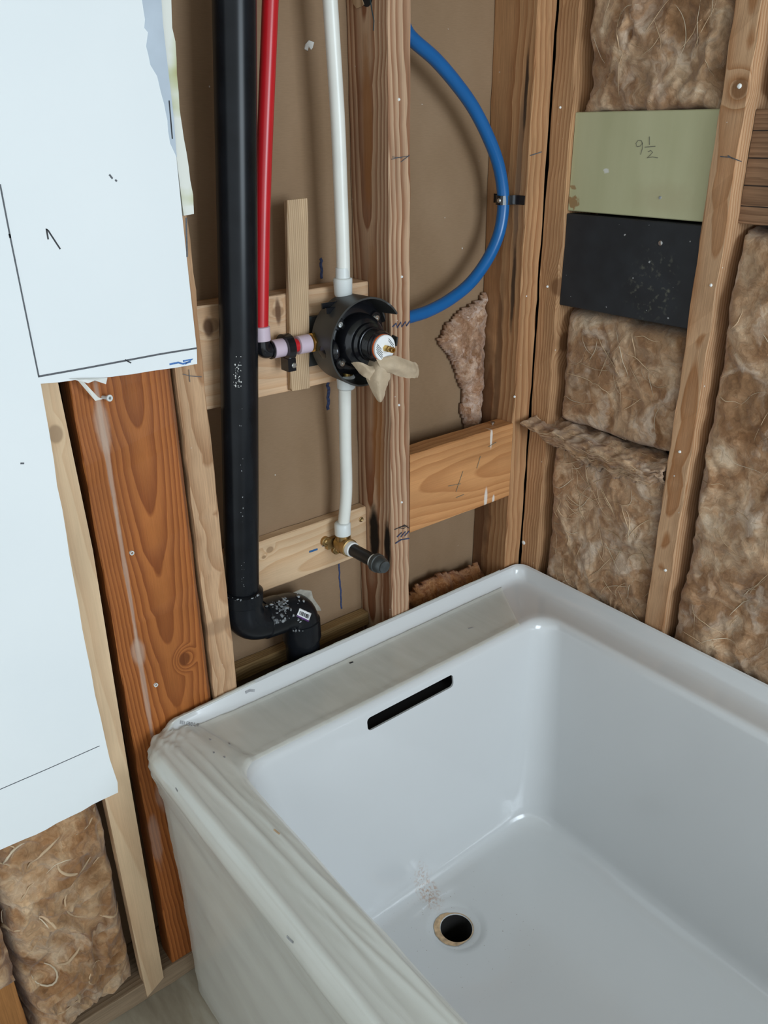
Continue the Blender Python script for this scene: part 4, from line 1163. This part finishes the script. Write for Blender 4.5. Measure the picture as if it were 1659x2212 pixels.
ring('expansion_ring', corner + Vector((0.0148, 0, 0)), (1, 0, 0), 0.020, 0.0128, M['ring_pink'], hot)
ring('expansion_ring', hotc + LEFT * 0.034, (1, 0, 0), 0.021, 0.0130, M['ring_pink'], hot)
# black bracket round the red stub
clp = empty('pipe_clamp', Vector((corner.x + 0.05, YP, VZ)), 'black plastic clamp round the red pipe stub left of the valve', 'pipe clamp')
cxx = corner.x + 0.033
vs = []; fs = []; nn = 28
for i in range(nn + 1):
    a = math.radians(-70 + 250 * i / nn)
    for r in (0.0105, 0.0190):
        for x in (cxx, cxx + 0.011): vs.append((x, YP - math.cos(a) * r * -1 * -1, VZ + 0.002 + math.sin(a) * r))
for i in range(nn):
    a = i * 4
    for k0, k1 in ((0, 1), (1, 3), (3, 2), (2, 0)): fs.append((a + k0, a + k1, a + 4 + k1, a + 4 + k0))
fs += [(0, 2, 3, 1), (nn * 4, nn * 4 + 1, nn * 4 + 3, nn * 4 + 2)]
sharpen(mesh('strap', vs, fs, M['blackplastic'], clp), 40)
box('lug', cxx - 0.001, cxx + 0.012, YP - 0.013, YP + 0.006, VZ - 0.030, VZ - 0.012, M['blackplastic'], clp)
lathe('nail', (cxx + 0.009, YP - 0.012, VZ - 0.022), OUT, [(0.0040, 0), (0.0040, 0.0012), (0.003, 0.0022), (0.0, 0.0023)], M['steel'], clp, 18)

ris = empty('water_pipe', (PX, YP, VZ + 0.06), 'white riser pipe going up from the top of the valve', 'water pipe')
tube('tube', [at(713, 0, 1, YP) + Vector((-0.012, 0, 0.5)), at(704, -150, 1, YP), at(713, 0, 1, YP), at(729, 250, 1, YP), at(736, 420, 1, YP), at(741, 560, 1, YP), Vector((PX, YP, VZ + 0.058))], 0.0098, M['white_pex'], ris)
lathe('expansion_ring', (PX, YP, VZ + 0.060), (0, 0, 1), [(0.0115, 0), (0.0130, 0.003), (0.0138, 0.024), (0.0128, 0.0255), (0.0104, 0.026), (0.0100, 0.040)], M['ring'], ris, 28)
sx, sz = -0.3935, 0.652
drop = empty('water_pipe', (sx, 0.045, sz + 0.02), 'white drop pipe from below the valve to the capped spout stub', 'water pipe')
tube('tube', [Vector((PX, YP, VZ - 0.052)), at(745, 850, 1, 0.030), at(746, 960, 1, 0.04), at(748, 1060, 1, 0.043), Vector((sx + 0.001, 0.045, sz + 0.028))], 0.0098, M['white_pex'], drop)
lathe('expansion_ring', (PX, YP, VZ - 0.060), (0, 0, -1), [(0.0115, -0.004), (0.0140, 0), (0.0136, 0.016), (0.0118, 0.018), (0.010, 0.019)], M['ring'], drop, 28)
lathe('expansion_ring', (sx, 0.045, sz + 0.018), (0, 0, 1), [(0.0120, 0), (0.0135, 0.001), (0.0135, 0.020), (0.0122, 0.022), (0.010, 0.023)], M['ring'], drop, 28)

blue = empty('water_pipe', at(890, 690, 1, 0.034), 'bright blue cold water pipe bowing out right of the scorched stud', 'water pipe')
yb_ = 0.034
bp = [(870, 52), (888, 82), (940, 128), (985, 180), (1022, 232), (1052, 290), (1075, 350), (1086, 410), (1086, 460), (1076, 510), (1052, 562), (1015, 612), (970, 648), (925, 672), (888, 684), (868, 690)]
tube('tube', [at(a, b, 1, yb_) for a, b in bp], 0.0098, M['blue'], blue)
bc = empty('pipe_clamp', at(1088, 430, 1, yb_), 'small black strap holding the blue pipe to the corner stud', 'pipe clamp')
pc = at(1087, 432, 1, yb_)
vs = []; fs = []
pathc = [(-0.0430, 0.072), (-0.0435, 0.050), (-0.047, 0.045)] + [(pc.x - 0.0108 * math.sin(math.radians(a)), yb_ + 0.0108 * math.cos(math.radians(a))) for a in range(40, 150, 10)] + [(-0.0455, 0.022), (-0.0435, 0.018), (-0.0430, 0.004)]
for i, (x, y) in enumerate(pathc):
    for o_ in (0.0, -0.0016):
        for h in (-0.007, 0.007): vs.append((x + o_, y, pc.z + h))
for i in range(len(pathc) - 1):
    a = i * 4
    for k0, k1 in ((0, 1), (1, 3), (3, 2), (2, 0)): fs.append((a + k0, a + k1, a + 4 + k1, a + 4 + k0))
e_ = (len(pathc) - 1) * 4
fs += [(0, 2, 3, 1), (e_, e_ + 1, e_ + 3, e_ + 2)]
sharpen(mesh('strap', vs, fs, M['blackplastic'], bc), 40)
nn_ = Vector((pc.x - 0.0122, yb_ - 0.003, pc.z))
lathe('nail', nn_, (-1, -0.25, 0), [(0.0035, 0), (0.0035, 0.001), (0.0024, 0.0018), (0, 0.0019)], M['steel'], bc, 16)

# ------------------------------------------------------------------ capped spout stub
stub = empty('spout_stub', (sx, 0.06, sz), 'capped tub spout stub on a brass elbow, pointing into the room', 'pipe stub')
lathe('brass_elbow', (sx, 0.056, sz), OUT, [(0.0125, 0), (0.0135, 0.004), (0.0135, 0.020), (0.0150, 0.021), (0.0150, 0.030), (0.0125, 0.031)], M['dull_brass'], stub, 28)
lathe('brass_socket', (sx, 0.045, sz), (0, 0, 1), [(0.0115, -0.012), (0.0115, 0.018)], M['dull_brass'], stub, 24)
for sgn, dz in ((-1, 0.004), (1, -0.004), (0, -0.018)):
    ex = sx + sgn * 0.021; e3 = lathe('ear', (ex, 0.067, sz + dz), OUT, [(0.0085, -0.002), (0.0085, 0.004), (0.0075, 0.005)], M['dull_brass'], stub, 20)
    lathe('screw', (ex, 0.062, sz + dz), OUT, [(0.0045, 0), (0.0045, 0.001), (0.003, 0.0022), (0, 0.0023)], M['dull_brass'], e3, 16)
box('ear_bridge', sx - 0.021, sx + 0.021, 0.060, 0.068, sz - 0.010, sz + 0.008, M['dull_brass'], stub)
sd = Vector((0.02, -1, 0.02)).normalized(); s0 = Vector((sx, 0.026, sz))
lathe('thread_tape', s0, sd, [(0.0118, 0), (0.0128, 0.0005), (0.0126, 0.008), (0.0112, 0.0095)], M['ptfe'], stub, 24)
lathe('nipple', s0 + sd * 0.008, sd, [(0.0107, 0), (0.0107, 0.062)], M['nipple'], stub, 28)
lathe('thread_tape', s0 + sd * 0.060, sd, [(0.0108, 0), (0.0118, 0.0006), (0.0116, 0.007), (0.0112, 0.008)], M['ptfe'], stub, 24)
lathe('pipe_cap', s0 + sd * 0.066, sd, [(0.0122, 0), (0.0152, 0.0006), (0.0152, 0.0075), (0.0140, 0.0085), (0.0136, 0.014), (0.0122, 0.019), (0.0100, 0.0215), (0.0098, 0.024), (0.0, 0.0242)], M['cap'], stub, 24)
lathe('fixing_screw', at(780, 1122, 1, 0.0685), OUT, [(0.0045, -0.003), (0.0045, 0.0008), (0.003, 0.0012), (0.0015, 0.0004)], M['dull_brass'], lb, 18)

# ------------------------------------------------------------------ marks drawn on timbers and panel
def marks(name, pxl, ax, val, nrm, wd, mat, parent, lift=0.0004):
    return ribbon(name, [[at(a, b, ax, val) for a, b in L] for L in pxl], nrm, wd, mat, parent, lift)
rough_line = lambda a, b, n, amp, seed: [(a[0] + (b[0] - a[0]) * i / n + random.Random(seed + i).uniform(-amp, amp), a[1] + (b[1] - a[1]) * i / n) for i in range(n + 1)]
wb = bpy.data.objects['wall_back']
marks('chalk_mark', [rough_line((693, 558), (695, 602), 8, 1.5, 1)], 1, 0.0893, N_A, 0.0045, M['bluechalk'], wb)
marks('chalk_mark', [rough_line((708, 826), (709, 885), 9, 2, 20)], 1, 0.0893, N_A, 0.0055, M['bluechalk'], wb)
marks('chalk_mark', [rough_line((732, 1218), (738, 1315), 10, 1.2, 40)], 1, 0.0893, N_A, 0.0032, M['bluechalk'], wb)
marks('plaster_fleck', [[(660, 108), (662, 98), (667, 92), (674, 94), (671, 100), (668, 104)]], 1, 0.0893, N_A, 0.0052, M['plaster'], wb, 0.002)
marks('marker_scribble', [[(848, 706), (856, 698), (858, 708), (866, 696), (868, 706), (876, 695), (878, 704), (886, 693)]], 1, -0.0012, N_A, 0.002, M['bluechalk'], mid)
marks('marker_scribble', [[(858, 1160), (868, 1150), (866, 1160), (876, 1148), (874, 1158), (884, 1147)], [(854, 1174), (866, 1166), (884, 1163)]], 1, -0.0012, N_A, 0.002, M['bluechalk'], mid)
marks('ink_scribble', [[(852, 1144), (866, 1138), (880, 1136), (872, 1142), (862, 1141), (874, 1134), (884, 1141)]], 1, -0.0012, N_A, 0.0013, M['ink'], mid)
marks('pencil_mark', [[(846, 344), (862, 340), (884, 337)], [(848, 339), (868, 341)], [(866, 350), (885, 335)]], 1, -0.0012, N_A, 0.0008, M['pencil'], mid)
marks('marker_stroke', [rough_line((668, 1192), (686, 1186), 5, 0.6, 60)], 1, 0.0688, N_A, 0.0035, plain('blue_pen', (0.02, 0.10, 0.25), 0.6), lb)
marks('marker_stroke', [rough_line((696, 1180), (718, 1169), 5, 0.6, 70)], 1, 0.0688, N_A, 0.0022, plain('blue_grey_pen', (0.06, 0.12, 0.20), 0.6), lb)
N_B = (-1, 0, 0)
xg = 0.0098
marks('pencil_number', [[(1388, 312), (1386, 304), (1379, 303), (1374, 310), (1376, 317), (1383, 316), (1388, 308), (1388, 320), (1384, 334)],
                        [(1403, 295), (1403, 313)], [(1393, 318), (1416, 316)], [(1400, 328), (1406, 325), (1410, 329), (1404, 336), (1398, 341), (1410, 339), (1421, 341)]], 0, xg, N_B, 0.0009, M['faint'], gb)
marks('pencil_mark', [[(1000, 1018), (985, 1062)], [(1038, 985), (1030, 1012)], [(968, 1050), (995, 1045)], [(1055, 965), (1072, 955)], [(985, 1075), (1002, 1068)]], 1, -0.0012, N_A, 0.0008, M['faint'], rbk)
marks('pencil_mark', [[(1145, 336), (1158, 332), (1170, 328)]], 1, 0.0, N_A, 0.0014, M['pencil'], cs)
marks('pencil_mark', [[(1556, 338), (1578, 340), (1602, 349)], [(1572, 336), (1582, 342)]], 0, -0.0012, N_B, 0.0012, M['pencil'], b2)
marks('pencil_mark', [[(395, 808), (410, 812), (436, 814)], [(408, 798), (410, 825)]], 1, -0.0012, N_A, 0.0008, M['pencil'], ls)
# dabs of white filler and nail heads on the studs
def dab(parent, ax, val, px, py, s_, mat='plaster', name='filler_dab'):
    c = at(px, py, ax, val); n = Vector(N_A if ax == 1 else N_B)
    rnd = random.Random(px); o_ = lathe(name, c - n * 0.001, n, [(s_, 0), (s_ * 0.9, 0.0015), (s_ * 0.45, 0.0026)], M[mat], parent, 8)
    return o_
for px, py in ((862, 215), (868, 598), (862, 875), (868, 1085)): dab(mid, 1, -0.0003, px, py, 0.0022)
for px, py in ((1597, 186), (1536, 616), (1468, 976), (1437, 1232)): dab(b2, 0, -0.0003, px, py, 0.0034 if py < 300 else 0.0026)
for px, py in ((1210, 232), (1182, 619), (1131, 1172)): dab(b1, 0, -0.0003, px, py, 0.0022 if py < 1000 else 0.0048)
for px, py in ((1112, 857),): dab(cs, 1, 0.0005, px, py, 0.0022)
lathe('nail', at(1064, 915, 1, 0.02), (0, 0, 1), [(0.002, -0.004), (0.002, 0.0015), (0.0042, 0.0016), (0.0042, 0.0030), (0.001, 0.0034)], M['steel'], rbk, 14)
lathe('nail', at(1427, 525, 0, 0.0075), N_B, [(0.0035, -0.002), (0.0035, 0.0008), (0.002, 0.0012)], M['steel'], kb, 14)
lathe('nail', at(1426, 427, 0, 0.0098), N_B, [(0.0022, -0.002), (0.0022, 0.0006), (0.001, 0.0008)], M['adhesive'], gb, 12)

# bored hole with a splintered lip high on the left side of the scorched stud
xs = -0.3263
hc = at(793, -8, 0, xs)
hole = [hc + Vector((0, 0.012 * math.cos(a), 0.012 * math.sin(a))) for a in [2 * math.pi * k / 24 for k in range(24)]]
prism('bored_hole', hole, (-0.0003, 0, 0), M['void'], mid)  # flat dark disc, the shade inside the hole put in as colour
prism('splinter', [at(a, b, 0, xs - 0.0005) for a, b in ((756, -10), (764, 8), (771, 18), (779, 16), (787, 10), (783, -2), (775, -14))], (-0.0012, 0, 0), M['w_lath'], mid)
marks('pen_line', [[(799, -10), (803, 20), (808, 45), (807, 66)]], 0, xs, (-1, 0, 0), 0.0016, plain('teal_pen', (0.03, 0.07, 0.09), 0.7), mid)
# smudges and print on the plastic film
bpy.context.view_layer.update()
def smudge(name, line, wd, mat):
    P = [hit(a, b, 0.0003) for a, b in line]
    return ribbon(name, [[p for p, _ in P]], P[0][1], wd, mat, film, 0.0003)
M['smudge'] = plain('grey_smudge', (0.28, 0.28, 0.29), 0.6, var=0.4, nscale=200)
smudge('smudge', [(530, 1496), (540, 1491), (550, 1492)], 0.004, M['smudge'])
smudge('smudge', [(755, 1433), (763, 1430)], 0.003, M['ink'])
smudge('smudge', [(1012, 1358), (1022, 1356)], 0.0022, M['smudge'])
smudge('smudge', [(620, 2022), (627, 2030), (634, 2036)], 0.0022, M['smudge'])
smudge('smudge', [(380, 1702), (384, 1709)], 0.0024, M['smudge'])
smudge('smudge', [(592, 1792), (604, 1802)], 0.0022, M['rust'])
for a, b in ((494, 1605), (453, 1596), (461, 1624), (484, 1634)): smudge('smudge', [(a, b), (a + 2, b + 3)], 0.0022, M['smudge'])
# printed word and bars along the film's back corner
def fp(u, v): return (389 + 42 * u - 4 * v * 0.3, 1556 + 7 * u + 7.5 * v)
strokes = []
def letter(x, segs, wd=0.16):
    for (a, b), (c, d_) in segs: strokes.append([fp(x + a * wd, b), fp(x + c * wd, d_)])
letter(0.36, [((0, 0), (0, 1)), ((0, 0), (0.6, 0.05)), ((0.6, 0.05), (0.6, 0.5)), ((0.6, 0.5), (0, 0.5))])
letter(0.50, [((0, 0), (0, 1)), ((0, 1), (0.55, 1)), ((0.55, 1), (0.55, 0))])
letter(0.64, [((0, 0), (0, 1)), ((0, 1), (0.5, 1))])
letter(0.76, [((0, 0), (0, 1)), ((0, 1), (0.5, 1))])
for x in (0.02, 0.07, 0.13, 0.17, 0.24, 0.92, 0.97): strokes.append([fp(x, 0), fp(x, 1)])
P0 = [[hit(a, b, 0.0003) for a, b in L] for L in strokes]
vs = []
pl_ = [[p for p, _ in L] for L in P0]; nn0 = P0[0][0][1]
printed = ribbon('printed_lines', pl_, nn0, 0.0008, M['smudge'], film, 0.0002)
